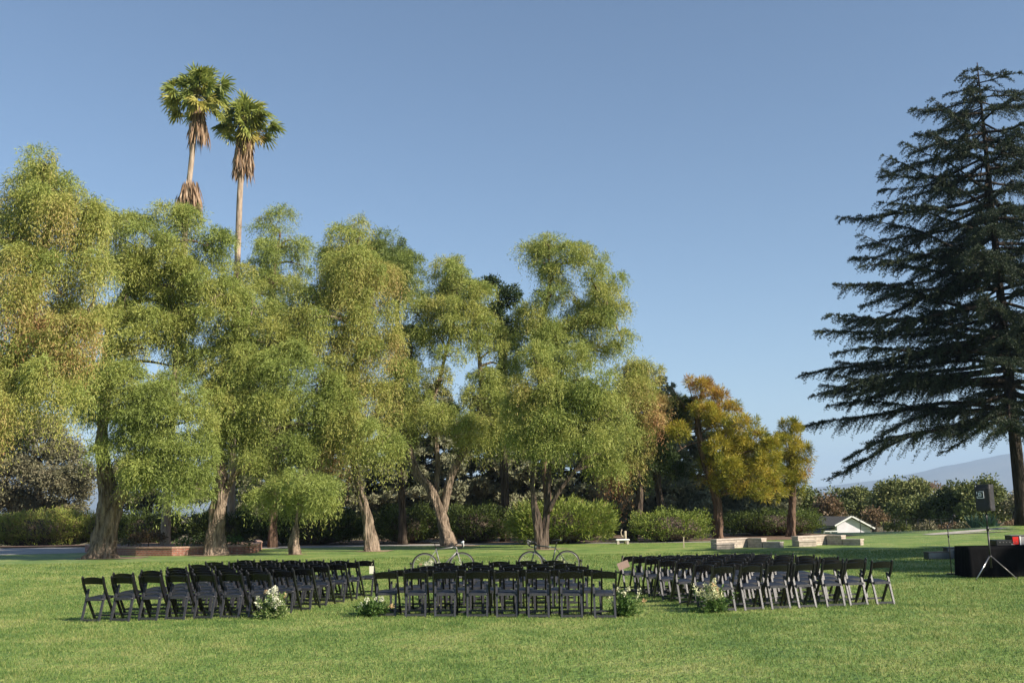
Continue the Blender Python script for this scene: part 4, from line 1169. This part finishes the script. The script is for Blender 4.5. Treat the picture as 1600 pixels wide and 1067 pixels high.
# ------------------------------------------------------------------ folding chairs
def make_chair():
    root = empty('folding_chair', (0, 0, 0))
    W2 = .212
    for s in (-1, 1):
        b = MB()
        p = smooth_path([(s * W2, -.235, .80), (s * W2, -.17, .62), (s * W2, -.02, .36), (s * W2, .20, 0)], 3)
        for i in range(len(p) - 1): b.bar(p[i], p[i + 1] + (p[i + 1] - p[i]).normalized() * .004, .030, .044, (0, 1, .4))
        b.ball((s * W2, -.238, .805), (.014, .018, .02), 8, 5)
        b.build('back_post', M_POST, root)
    for s in (-1, 1):
        b = MB()
        b.bar((s * .177, -.250, 0), (s * .177, -.085, .58), .036, .034, (0, 1, .3))
        b.build('rear_leg', M_FRAME, root)
    # curved back panel with an arched top edge
    b = MB(); n = 12; vs = []
    for i in range(n + 1):
        u = -1 + 2 * i / n
        x = u * .205
        bow = -.030 * (1 - u * u)
        zt = .775 + .028 * (1 - u * u); zb = .665 + .012 * (1 - u * u)
        y_t = -.225 + bow; y_b = -.19 + bow
        vs += [(x, y_t, zt), (x, y_t - .012, zt - .004), (x, y_b - .012, zb), (x, y_b, zb)]
    fs = []
    for i in range(n):
        k = i * 4; l = k + 4
        fs += [(k, k + 1, l + 1, l), (k + 1, k + 2, l + 2, l + 1), (k + 2, k + 3, l + 3, l + 2), (k + 3, k, l, l + 3)]
    fs += [(0, 3, 2, 1), (n * 4, n * 4 + 1, n * 4 + 2, n * 4 + 3)]
    b.add(vs, fs, False); b.build('backrest', M_BACK, root)
    # seat frame and cushion
    rot = Matrix.Rotation(math.radians(4), 3, 'X')
    b = MB()
    b.box((0, .21, .425), (.375, .022, .038)); b.box((0, -.172, .395), (.316, .022, .044))
    for s in (-1, 1): b.bar((s * .176, -.154, .397), (s * .176, .199, .425), .022, .036)
    b.build('seat_frame', M_FRAME, root)
    b = MB(); n = 8; vs = []; fs = []
    for j in range(n + 1):
        for i in range(n + 1):
            u = -1 + 2 * i / n; v = -1 + 2 * j / n
            z = .425 + .03 * (v * .5) + .030 * (1 - u ** 4) * (1 - v ** 4)
            vs.append((u * (.172 - .012 * v), v * .185 + .02, z))
    for j in range(n):
        for i in range(n):
            k = j * (n + 1) + i; fs.append((k, k + 1, k + n + 2, k + n + 1))
    m0 = len(vs)
    vs += [(x, y, z - .035) for (x, y, z) in vs[:]]
    for j in range(n):
        for i in range(n):
            k = m0 + j * (n + 1) + i; fs.append((k + n + 1, k + n + 2, k + 1, k))
    rim = [i for i in range(n + 1)] + [j * (n + 1) + n for j in range(1, n + 1)] + [n * (n + 1) + i for i in range(n - 1, -1, -1)] + [j * (n + 1) for j in range(n - 1, 0, -1)]
    for a in range(len(rim)):
        c = rim[a]; d = rim[(a + 1) % len(rim)]; fs.append((d, c, c + m0, d + m0))
    b.add(vs, fs, True); b.build('seat', M_PAD, root)
    b = MB(); b.box((0, .150, .085), (.40, .018, .034)); b.build('front_stretcher', M_FRAME, root)
    b = MB(); b.box((0, -.240, .035), (.316, .020, .040)); b.build('rear_stretcher', M_FRAME, root)
    return root
proto = make_chair()
proto_parts = list(proto.children)
if not proto_parts:
    proto_parts = [o for o in COL.objects if o.parent is proto]
used = [False]
def place_chair(x, y, rz, label, group):
    if not used[0]:
        c = proto; used[0] = True
    else:
        c = proto.copy(); COL.objects.link(c)
        for q in proto_parts:
            d = q.copy(); COL.objects.link(d); d.parent = c
    c.location = (x, y, 0); c.rotation_euler = (0, 0, rz)
    tag(c, label, 'chair', group)
    return c
ORD = ['first', 'second', 'third', 'fourth', 'fifth', 'sixth', 'seventh', 'eighth']
def topx(px, py):
    d = ray(px, py); z = .80
    t = (z - EYE) / d.z
    return Vector((d.x * t, d.y * t, 0))
ends = {}
def block(bname, rows, face, group):
    """rows: (left px, left py, right px, right py, n) = outer tops of the end chairs' back posts"""
    nr = len(rows)
    for k, (xl, yl, xr, yr, n) in enumerate(rows):
        a = topx(xl, yl); b = topx(xr, yr)
        d = (b - a).normalized()
        a = a + d * .225; b = b - d * .225
        rowname = 'nearest row' if k == 0 else ('farthest row' if k == nr - 1 else ORD[k] + ' row from the camera')
        for i in range(n):
            p = a.lerp(b, i / (n - 1))
            ang = face + random.gauss(0, .025)
            # the top of the back stands behind the chair's origin
            off = Vector((math.sin(ang) * -.235, math.cos(ang) * .235, 0)) 
            q = p + off + Vector((random.gauss(0, .012), random.gauss(0, .02), 0))
            if i == 0: who = 'left end'
            elif i == n - 1: who = 'right end'
            else: who = ORD[i] + ' from the left'
            c = place_chair(q.x, q.y, ang, f'black folding chair, {who} of the {rowname}, {bname} block', group)
            ends[(bname, k, i)] = c
def lerp_rows(r0, r1, n, counts, xs):
    out = []
    for k in range(n):
        t = k / (n - 1)
        # depth interpolation through ground points for even spacing
        a = topx(r0[0], r0[1]).lerp(topx(r1[0], r1[1]), t); b = topx(r0[2], r0[3]).lerp(topx(r1[2], r1[3]), t)
        out.append((a, b))
    return out
block('left', [(125, 902, 424, 895, 7), (176, 895.5, 460, 891, 7), (220, 891, 489, 888, 7), (260, 886.5, 514, 884, 7), (295, 881.5, 540, 881, 7), (323, 877.5, 561, 878, 7), (372, 874.5, 583, 875.5, 6)], math.radians(-11), 'folding chairs in the left block')
block('centre', [(585, 893, 962, 892, 8), (609, 890, 939, 889, 7), (632, 887, 918, 883.5, 6), (652, 884, 898, 879, 6), (678, 879, 880, 874.5, 5)], math.radians(0), 'folding chairs in the centre block')
block('right', [(1114, 885, 1395, 875.8, 7), (1085, 882, 1354, 872.5, 7), (1057, 878.5, 1310, 869.5, 7), (1032, 875.5, 1272, 867, 7), (1008, 872.5, 1239, 865.5, 7), (990, 870.5, 1205, 864.8, 7), (970, 868.8, 1178, 864.2, 7)], math.radians(13), 'folding chairs in the right block')

# tags hanging from end chairs
def hang_tag(name, label, D, px, py, w, h, rot, mat, strlen):
    c = P(px, py, D)
    root = empty(name, c, label, 'tag')
    m_ = MB()
    rt_ = Matrix.Rotation(rot, 3, 'Y')
    m_.box((0, 0, 0), (w, .004, h), rot=rt_, bev=.0)
    m_.build('card', mat, root)
    m_ = MB()
    tip = rt_ @ Vector((0, 0, h / 2))
    m_.tube([(tip.x, 0, tip.z), (tip.x * .6 + strlen * .1, .02, tip.z + strlen * .6), (strlen * .2, .03, tip.z + strlen)], .004, 4)
    m_.build('string', M_STRING, root)
e = ends[('left', 6, 5)].location
hang_tag('paper_tag', 'cream paper tag hanging from the left block\'s far right corner chair', e.y - .30, 580.5, 890, .10, .17, 0, M_CREAM, .07)
e = ends[('right', 6, 0)].location
hang_tag('paper_tag', 'pinkish cardboard tag hanging tilted from the right block\'s far left corner chair', e.y - .32, 974, 882.5, .26, .16, math.radians(-20), M_PINK, .12)

# ------------------------------------------------------------------ flower arrangements
def bouquet(label, px, py, w, h, kind, seed):
    rg = np.random.default_rng(seed)
    w *= .88; h *= .86
    g = G(px, py)
    root = empty('flower_arrangement', g, label, 'flowers', 'flower arrangements standing on the grass')
    lf = Leafbag(); pt = Leafbag(); st = MB()
    n = 46
    for i in range(n):
        a = rg.uniform(0, 6.28); el = rg.uniform(.15, 1.45)
        L = h * rg.uniform(.55, 1.05) if el > .8 else w * .5 * rg.uniform(.6, 1.1)
        d = np.array([math.cos(a) * math.cos(el), math.sin(a) * math.cos(el), math.sin(el)])
        o = np.array([rg.normal() * w * .12, rg.normal() * w * .08, .02])
        m_ = 9
        q = np.linspace(.15, 1, m_)[:, None]
        pts = o + d * L * q + np.array([0, 0, -1]) * q ** 2 * L * .12
        st.tube([Vector(o), Vector(pts[4]), Vector(pts[-1])], [.004, .003, .002], 3, cap=False)
        rep = 4
        C = np.repeat(pts, rep, 0) + rg.normal(size=(m_ * rep, 3)) * .012
        t0 = {'white': .65, 'lime': .35, 'green': .3, 'cream': .35}[kind]
        lf.add(C, d * .6 + rg.normal(size=(m_ * rep, 3)) * .8, .075 * rg.uniform(.6, 1.3, m_ * rep), .026, np.clip(t0 + rg.normal(size=m_ * rep) * .2, 0, 1))
    # spikes and blossoms
    nb = {'white': 26, 'lime': 9, 'green': 9, 'cream': 24}[kind]
    for i in range(nb):
        a = rg.uniform(0, 6.28)
        el = rg.uniform(.7, 1.5) if kind != 'lime' else rg.uniform(.3, 1.2)
        L = h * rg.uniform(.6, 1.12)
        d = np.array([math.cos(a) * math.cos(el), math.sin(a) * math.cos(el), math.sin(el)])
        o = np.array([rg.normal() * w * .14, rg.normal() * w * .05, .03])
        tipp = o + d * L
        tip_c = {'white': .05, 'lime': .1, 'green': .25, 'cream': .35}[kind]
        if rg.uniform() < .07: tip_c = .9
        m_ = 40 if kind != 'cream' else 60
        spike = kind in ('cream',) or rg.uniform() < .3
        if spike:
            q = rg.uniform(.65, 1.05, m_)[:, None]
            C = o + d * L * q + rg.normal(size=(m_, 3)) * .016
        else:
            C = tipp + rg.normal(size=(m_, 3)) * .022
        pt.add(C, rg.normal(size=(m_, 3)) + d, .034, .024, np.clip(tip_c + rg.normal(size=m_) * .06, 0, 1))
        st.tube([Vector(o), Vector(tipp)], [.004, .003], 3, cap=False)
    st.build('stems', M_PETG, root)
    lf.build('foliage', M_BOUQ, root, (0, 0, 0)); pt.build('blossoms', M_PETAL, root, (0, 0, 0))
M_PETG = plain('green_stem', (.06, .12, .03), rough=.6)
bouquet('white and lime flower arrangement at the aisle corner of the left block', 427, 965, .62, .52, 'white', 1)
bouquet('low leafy flower arrangement with one peach bloom at the left corner of the centre block', 583, 963, .72, .36, 'lime', 2)
bouquet('upright green flower arrangement at the right corner of the centre block', 975, 962, .50, .50, 'green', 3)
bouquet('cream spiked flower arrangement at the near left corner of the right block', 1116, 956, .60, .56, 'cream', 4)
bouquet('small white bouquet leaning against the left bicycle', 672, 905, .55, .50, 'white', 5)
bouquet('small white bouquet leaning against the right bicycle', 880, 902, .6, .50, 'cream', 6)

# ------------------------------------------------------------------ bicycles
def ringpts(c, r, n=36):
    return [(c[0] + r * math.cos(2 * PI * i / n), c[1], c[2] + r * math.sin(2 * PI * i / n)) for i in range(n)]
def bicycle(label, px, py, D, flip, paint, forkmat, sc=1.0):
    base = P(px, py, D); base.z = 0
    root = empty('bicycle', base, label, 'bicycle', 'road bicycles displayed behind the centre block')
    root.scale = (sc * (-1 if flip else 1), sc, sc)
    root.scale = (sc, sc, sc)
    root.rotation_euler = (0, 0, (PI if flip else 0) + math.radians(random.uniform(-4, 4)))
    r = .335
    rc = (-.50, 0, r + .015); fc = (.49, 0, r + .015)
    for c in (rc, fc):
        w = MB(); w.tube([(c[0] - .0, -.03, c[2]), (c[0], .03, c[2])], .022, 10); wo = w.build('wheel', M_BLACK, root)
        t = MB(); t.tube(ringpts(c, r), .016, 8, closed=True); t.build('tyre', M_RUBBER, wo)
        t = MB(); t.tube(ringpts(c, r - .028), .014, 6, closed=True); t.build('rim', M_GREYM, wo)
        t = MB()
        for k in range(24):
            a = 2 * PI * k / 24
            t.tube([(c[0], .02 * (1 if k % 2 else -1), c[2]), (c[0] + (r - .03) * math.cos(a), 0, c[2] + (r - .03) * math.sin(a))], .0018, 3, cap=False)
        t.build('spokes', M_CHROME, wo)
    bb = (-.07, 0, .285); st_ = (-.20, 0, .80); ht = (.335, 0, .84); hb = (.37, 0, .71)
    f = MB()
    f.tube([bb, st_], .018, 8); f.tube([bb, hb], .022, 8); f.tube([(st_[0] + .01, 0, st_[2] - .03), ht], .017, 8); f.tube([ht, hb], .022, 8)
    for s in (-1, 1):
        f.tube([bb, (rc[0], s * .06, rc[2])], .010, 6); f.tube([(st_[0] + .01, 0, st_[2] - .04), (rc[0], s * .06, rc[2])], .009, 6)
    f.build('frame', paint, root)
    f = MB()
    for s in (-1, 1): f.tube([(.375, s * .03, .70), (.42, s * .05, .55), (fc[0], s * .05, fc[2])], [.015, .014, .010], 6)
    f.build('fork', forkmat, root)
    f = MB(); f.tube([st_, (-.235, 0, .95)], .014, 8); f.build('seatpost', M_BLACK, root)
    f = MB()
    f.tube([(-.36, 0, .965), (-.28, 0, .97), (-.16, 0, .965), (-.08, 0, .955)], [.055, .055, .028, .012], 8)
    f.v = [(v[0], v[1] * 1.15, .965 + (v[2] - .965) * .42) for v in f.v]
    f.build('saddle', M_BLACK, root)
    f = MB(); f.tube([ht, (.325, 0, .90), (.42, 0, .935)], .015, 8)
    bar_ = [(.42, -.20, .935), (.42, 0, .935), (.42, .20, .935)]
    f.tube(bar_, .014, 8)
    for s in (-1, 1):
        f.tube(smooth_path([(.42, s * .20, .935), (.49, s * .205, .935), (.52, s * .21, .88), (.49, s * .21, .815), (.41, s * .21, .80)], 3), .015, 6)
    f.build('handlebar', M_BLACK, root)
    f = MB()
    for s in (-1, 1):
        f.tube([(.48, s * .205, .94), (.535, s * .205, .965), (.55, s * .205, .985)], [.018, .018, .012], 6); f.tube([(.54, s * .205, .95), (.545, s * .205, .87), (.53, s * .205, .83)], .007, 5)
    f.build('brake_lever', M_WHITE if not flip else M_GREYM, root)
    f = MB(); f.tube(ringpts((bb[0], .055, bb[2]), .085, 24), .006, 5, closed=True)
    for k in range(5):
        a = 2 * PI * k / 5; f.tube([(bb[0], .055, bb[2]), (bb[0] + .08 * math.cos(a), .055, bb[2] + .08 * math.sin(a))], .005, 4)
    f.tube([(bb[0], .07, bb[2]), (bb[0] + .12, .07, bb[2] - .12)], .010, 6); f.tube([(bb[0], -.07, bb[2]), (bb[0] - .12, -.07, bb[2] + .12)], .010, 6); f.tube([(bb[0], -.08, bb[2]), (bb[0], .08, bb[2])], .018, 8)
    f.build('crankset', M_GREYM, root)
    f = MB(); f.box((bb[0] + .12, .11, bb[2] - .12), (.09, .07, .02)); f.build('pedal', M_BLACK, root)
    f = MB(); f.box((bb[0] - .12, -.11, bb[2] + .12), (.09, .07, .02)); f.build('pedal', M_BLACK, root)
    # floor stand that holds the rear wheel
    o = Vector((rc[0] - .36, 0, 0)) * sc
    o.rotate(root.rotation_euler.to_matrix())
    s_ = empty('bicycle_stand', (base.x + o.x, base.y + o.y, 0), 'black floor stand holding the rear wheel of the ' + ('right' if flip else 'left') + ' bicycle', 'stand', 'floor stands under the bicycles')
    s_.rotation_euler = root.rotation_euler
    f = MB(); f.tube([(0, -.20, .02), (0, .20, .02)], .012, 6); f.tube([(0, 0, .02), (.30, 0, .02)], .012, 6); f.build('base', M_BLACK, s_)
    f = MB(); f.tube([(0, 0, .02), (-.02, 0, .25), (-.01, 0, .42)], .012, 6); f.ball((-.01, 0, .44), (.035, .05, .035), 10, 6); f.build('post', M_BLACK, s_)
bicycle('grey road bicycle facing right with white brake hoods behind the centre block', 693, 905, 28.6, False, M_GREYM, M_GREYP, 1.05)
bicycle('dark road bicycle facing left behind the centre block', 858, 903, 28.6, True, M_TEAL, M_TEAL, 1.05)

# ------------------------------------------------------------------ speaker, tripod, microphone, sound table
Ds = 25.0
sb = P(1550, 898, Ds); sb.z = 0
root = empty('speaker_stand', sb, 'black tripod pole stand holding up the covered speaker', 'stand')
topz = P(1535, 798, Ds).z
f = MB(); f.tube([(0, 0, .28), (0, 0, 1.25)], .022, 10); f.build('pole', M_BLACK, root)
f = MB(); f.tube([(0, 0, 1.2), (0, 0, topz - .002)], .016, 10); f.build('inner_pole', M_BLACK, root)
f = MB(); f.tube([(0, 0, 1.17), (0, 0, 1.27)], .033, 10); f.tube([(0, 0, 1.22), (.07, -.02, 1.22)], .012, 6); f.build('collar', M_BLACK, root)
f = MB(); f.tube([(0, 0, .50), (0, 0, .58)], .032, 10); f.build('hub', M_BLACK, root)
for (a, mt) in ((math.radians(205), M_CHROME), (math.radians(-25), M_GREYM), (math.radians(95), M_BLACK)):
    f = MB(); f.tube([(math.cos(a) * .03, math.sin(a) * .03, .55), (math.cos(a) * .54, math.sin(a) * .54, .03)], .013, 8)
    l = f.build('leg', mt, root)
    f = MB(); f.ball((math.cos(a) * .55, math.sin(a) * .55, .025), .022, 8, 5); f.build('rubber_foot', M_RUBBER, l)
sp = empty('loudspeaker', (sb.x, sb.y, topz), 'loudspeaker in a black fabric cover on the tripod pole', 'speaker', rz=math.radians(-38))
hS = P(1530, 757, Ds).z - topz
f = MB(); nz_ = 12; vs = []; fs = []
ringn = 24
def sup(a, w, d):
    c, s_ = math.cos(a), math.sin(a)
    return (math.copysign(abs(c) ** .28, c) * w, math.copysign(abs(s_) ** .28, s_) * d)
for j in range(nz_ + 1):
    t = j / nz_
    k = 1.0 - .02 * math.sin(t * 3.1) + (0 if 0 < j < nz_ else -.04)
    for i in range(ringn):
        a = 2 * PI * (i + .5) / ringn
        x, y = sup(a, .19 * k, .21 * k)
        wr = .010 * math.sin(t * 17 + a * 3) * math.sin(a * 2 + t * 5)
        vs.append((x * (1 + wr), y * (1 + wr) + (.02 if t > .9 else 0), t * hS + .012 * math.sin(a * 4) * (1 if j == nz_ else 0)))
for j in range(nz_):
    for i in range(ringn):
        k = (i + 1) % ringn
        fs.append((j * ringn + i, j * ringn + k, (j + 1) * ringn + k, (j + 1) * ringn + i))
fs += [tuple(range(ringn - 1, -1, -1)), tuple(range(nz_ * ringn, (nz_ + 1) * ringn))]
f.add(vs, fs, False); f.build('fabric_cover', M_COVER, sp)
# white square emblem with a letter-like mark on the cover's left face
f = MB()
def lbar(a, b, t): f.bar((a[0], -.2165, a[1]), (b[0], -.2165, b[1]), .005, t)
ex0, ex1, ez0, ez1 = -.12, .03, hS - .33, hS - .17
M_EMB = plain('white_print', (.75, .76, .78), rough=.5, var=.03)
for (a, b) in (((ex0, ez0), (ex1, ez0)), ((ex1, ez0), (ex1, ez1)), ((ex1, ez1), (ex0 + .05, ez1)), ((ex0, ez0), (ex0, ez0 + .05)), ((ex0, ez1), (ex0, ez1 - .06)), ((ex0 + .04, ez0 + .035), (ex0 + .04, ez1 - .03)), ((ex0 + .04, ez1 - .03), (ex0 + .095, ez1 - .045)), ((ex0 + .095, ez1 - .045), (ex0 + .095, ez0 + .05)), ((ex0 + .095, ez0 + .05), (ex0 + .04, ez0 + .035)), ((ex0 + .04, (ez0 + ez1) / 2), (ex0 + .095, (ez0 + ez1) / 2))):
    f.bar((a[0], -.222, a[1]), (b[0], -.222, b[1]), .014, .014, (0, 1, 0))
emb = f.build('emblem', M_EMB, sp)
f = MB(); f.ball((-.14, -.222, hS - .04), (.012, .006, .012), 8, 5); f.build('snap', M_EMB, sp)

Dm_ = 27.0
mb_ = P(1487, 896, Dm_); mb_.z = 0
root = empty('microphone_stand', mb_, 'thin black microphone stand on the lawn left of the speaker', 'stand')
zt = P(1481, 822, Dm_).z
f = MB(); f.tube([(0, 0, .0), (0, 0, .03)], .13, 14); f.build('base', M_BLACK, root)
f = MB(); f.tube([(0, 0, .03), (0, 0, zt)], .013, 8); f.build('pole', M_BLACK, root)
f = MB(); f.tube([(0, 0, .95), (0, 0, 1.05)], .022, 8); f.ball((0, 0, zt), .03, 8, 6); f.build('clutch', M_BLACK, root)
f = MB(); f.tube([(0, 0, zt), (.13, .02, zt + .17)], .010, 6); f.build('boom', M_BLACK, root)
mic = empty('microphone', (mb_.x + .13, mb_.y + .02, zt + .17), 'black foam covered microphone on the thin stand', 'microphone')
f = MB(); f.tube([(0, 0, 0), (.05, 0, .06)], .018, 8); f.build('body', M_BLACK, mic)
f = MB(); f.ball((.07, 0, .09), (.045, .045, .05), 10, 7); f.build('foam_cover', M_RUBBER, mic)

# folding table under a black cloth
Dt = 25.6
tl = P(1511, 857, Dt); 
tw = 1.9; td = .75; th_ = .76
tc_ = Vector((tl.x + tw / 2 + .03, Dt + td / 2, 0))
root = empty('folding_table', tc_, 'folding table hidden under the black cloth at the right edge', 'table')
f = MB(); f.box((0, 0, th_ - .02), (tw, td, .035), bev=.006); f.build('tabletop', M_GREYP, root)
for sx in (-1, 1):
    for sy in (-1, 1):
        f = MB(); f.tube([(sx * (tw / 2 - .15), sy * (td / 2 - .1), 0), (sx * (tw / 2 - .15), sy * (td / 2 - .1), th_ - .04)], .016, 8); f.build('leg', M_GREYM, root)
f = MB(); n = 120; vs = []
rows_ = 9
for j in range(rows_ + 1):
    t = j / rows_
    for i in range(n):
        a = i / n * 4
        sd = int(a); u = a - sd
        hw_, hd_ = tw / 2 + .012, td / 2 + .012
        cr = [(-hw_, -hd_), (hw_, -hd_), (hw_, hd_), (-hw_, hd_)]
        p = Vector(cr[sd]).lerp(Vector(cr[(sd + 1) % 4]), u)
        nrm = [Vector((0, -1)), Vector((1, 0)), Vector((0, 1)), Vector((-1, 0))][sd]
        fold = (.020 + .016 * math.sin(i * .9) + .018 * math.sin(i * 2.1 + 1)) * t ** .8
        p = p + nrm * (fold + .03 * t)
        vs.append((p.x, p.y, th_ + .004 - t * (th_ - .02)))
fs = []
for j in range(rows_):
    for i in range(n):
        k = (i + 1) % n
        fs.append((j * n + i, (j + 1) * n + i, (j + 1) * n + k, j * n + k))
fs.append(tuple(range(n)))
f.add(vs, fs, True)
cl = f.build('tablecloth', M_CLOTH); cl.location = tc_
tag(cl, 'black cloth draped to the ground over the folding table', 'tablecloth')
# equipment on the table
x0 = P(1553, 850, Dt + .3)
eq = empty('audio_mixer', (x0.x + .30, Dt + .35, th_ + .006), 'low black audio mixer on the table left of the red fronted case', 'mixer')
f = MB(); f.box((0, 0, .075), (.60, .38, .15), bev=.012); f.build('body', M_BLACK, eq)
f = MB()
for i in range(6): f.tube([(-.22 + i * .085, -.19, .09), (-.22 + i * .085, -.205, .09)], .012, 8)
f.build('knobs', M_GREYM, eq)
f = MB(); f.box((.12, -.196, .04), (.10, .008, .03)); f.build('label_strip', M_GREYP, eq)
x1 = P(1580, 848, Dt + .2)
cs_ = empty('equipment_case', (x1.x + .42, Dt + .34, th_ + .006), 'equipment case with a glossy red end panel and grey side on the table', 'case')
f = MB(); f.box((0, 0, .125), (.84, .36, .25), bev=.01); f.build('body', M_BLACK, cs_)
f = MB(); f.box((-.325, -.186, .125), (.15, .012, .19), bev=.004); f.build('red_panel', M_RED, cs_)
f = MB(); f.box((.08, -.186, .125), (.56, .012, .20), bev=.004); f.build('grey_panel', M_GREYP, cs_)
f = MB(); f.box((-.21, -.190, .125), (.03, .018, .22), bev=.003); f.build('trim', M_WHITE, cs_)
f = MB(); f.box((0, 0, .254), (.86, .38, .012)); f.build('lid', M_GREYM, cs_)
# crates on the grass behind
g = G(1468, 874)
c1 = empty('equipment_case', (g.x, g.y + .2, 0), 'long low dark case lying on the shaded grass left of the microphone stand', 'case')
f = MB(); f.box((0, 0, .12), (.72, .4, .24), bev=.02); f.build('body', M_BLUE, c1)
f = MB(); f.box((0, 0, .245), (.74, .42, .015)); f.build('lid', M_BLACK, c1)
g = G(1492, 873.5)
c2 = empty('storage_tub', (g.x, g.y + .3, 0), 'dark blue plastic storage tub on the grass beside the cloth covered table', 'tub')
f = MB(); f.box((0, 0, .18), (.34, .36, .36), bev=.02); f.build('body', M_BLUE, c2)
f = MB(); f.box((0, 0, .375), (.38, .40, .03), bev=.01); f.build('lid', M_BLUE, c2)
g = G(1505, 873.5)
c3 = empty('storage_tub', (g.x, g.y + .3, 0), 'small black storage tub squeezed between the blue tub and the table', 'tub')
f = MB(); f.box((0, 0, .16), (.22, .34, .32), bev=.02); f.build('body', M_BLACK, c3)
f = MB(); f.box((0, 0, .333), (.25, .37, .025), bev=.01); f.build('lid', M_GREYM, c3)

# ------------------------------------------------------------------ grass blades
def grass():
    pos = []
    for (y0, y1, dens, hgt, wd) in ((9.5, 13, 1150, .050, .008), (13, 17, 950, .050, .009), (17, 22, 700, .05, .011), (22, 30, 400, .055, .015), (30, 42, 170, .06, .022)):
        hw = y1 * .56
        n = int((y1 - y0) * 2 * hw * dens)
        y = R.uniform(y0, y1, n); x = R.uniform(-hw, hw, n)
        ok = np.abs(x) < y * .545
        pos.append(np.stack([x[ok], y[ok], np.full(ok.sum(), hgt), np.full(ok.sum(), wd)], 1))
    A = np.concatenate(pos)
    n = len(A)
    x, y = A[:, 0], A[:, 1]
    clump = .75 + .25 * np.sin(x * 3.1 + np.sin(y * 2.3) * 2) * np.sin(y * 3.7 + np.sin(x * 1.9) * 2)
    h = A[:, 2] * clump * R.uniform(.55, 1.35, n)
    a = R.uniform(0, 2 * np.pi, n)
    w = A[:, 3] * R.uniform(.7, 1.3, n)
    lean = R.normal(size=(n, 2)) * .5 * h[:, None]
    B = np.stack([x, y, np.zeros(n)], 1)
    sd = np.stack([np.cos(a), np.sin(a), np.zeros(n)], 1) * (w / 2)[:, None]
    V = np.empty((n, 3, 3))
    V[:, 0] = B - sd; V[:, 1] = B + sd
    V[:, 2] = B + np.concatenate([lean, h[:, None]], 1)
    t = np.repeat(R.normal(size=n) * .16 + (h / A[:, 2] - .9) * .05, 3)
    print('grass blades', n)
    o = mesh_np('lawn_grass', V.reshape(-1, 3), np.arange(n * 3, dtype=np.int32).reshape(-1, 3), M_BLADE, tint=t)
    tag(o, 'short green mown grass covering the lawn', 'grass', kind='stuff')
grass()

# ------------------------------------------------------------------ haze
def haze():
    m = bpy.data.materials.new('haze_air'); m.use_nodes = True
    nt = m.node_tree
    nt.nodes.remove(nt.nodes['Principled BSDF'])
    v = nt.nodes.new('ShaderNodeVolumePrincipled')
    v.inputs['Color'].default_value = (.50, .71, 1.0, 1)
    v.inputs['Density'].default_value = 0.00012
    v.inputs['Anisotropy'].default_value = 0.0
    lk(nt, v.outputs[0], nt.nodes['Material Output'].inputs['Volume'])
    b = MB(); b.box((0, 6000, 345), (30000, 19000, 710))
    o = b.build('haze', m)
    tag(o, kind='stuff')
HAZE = True
if HAZE: haze()
print('leaf quads', TOTAL[0])
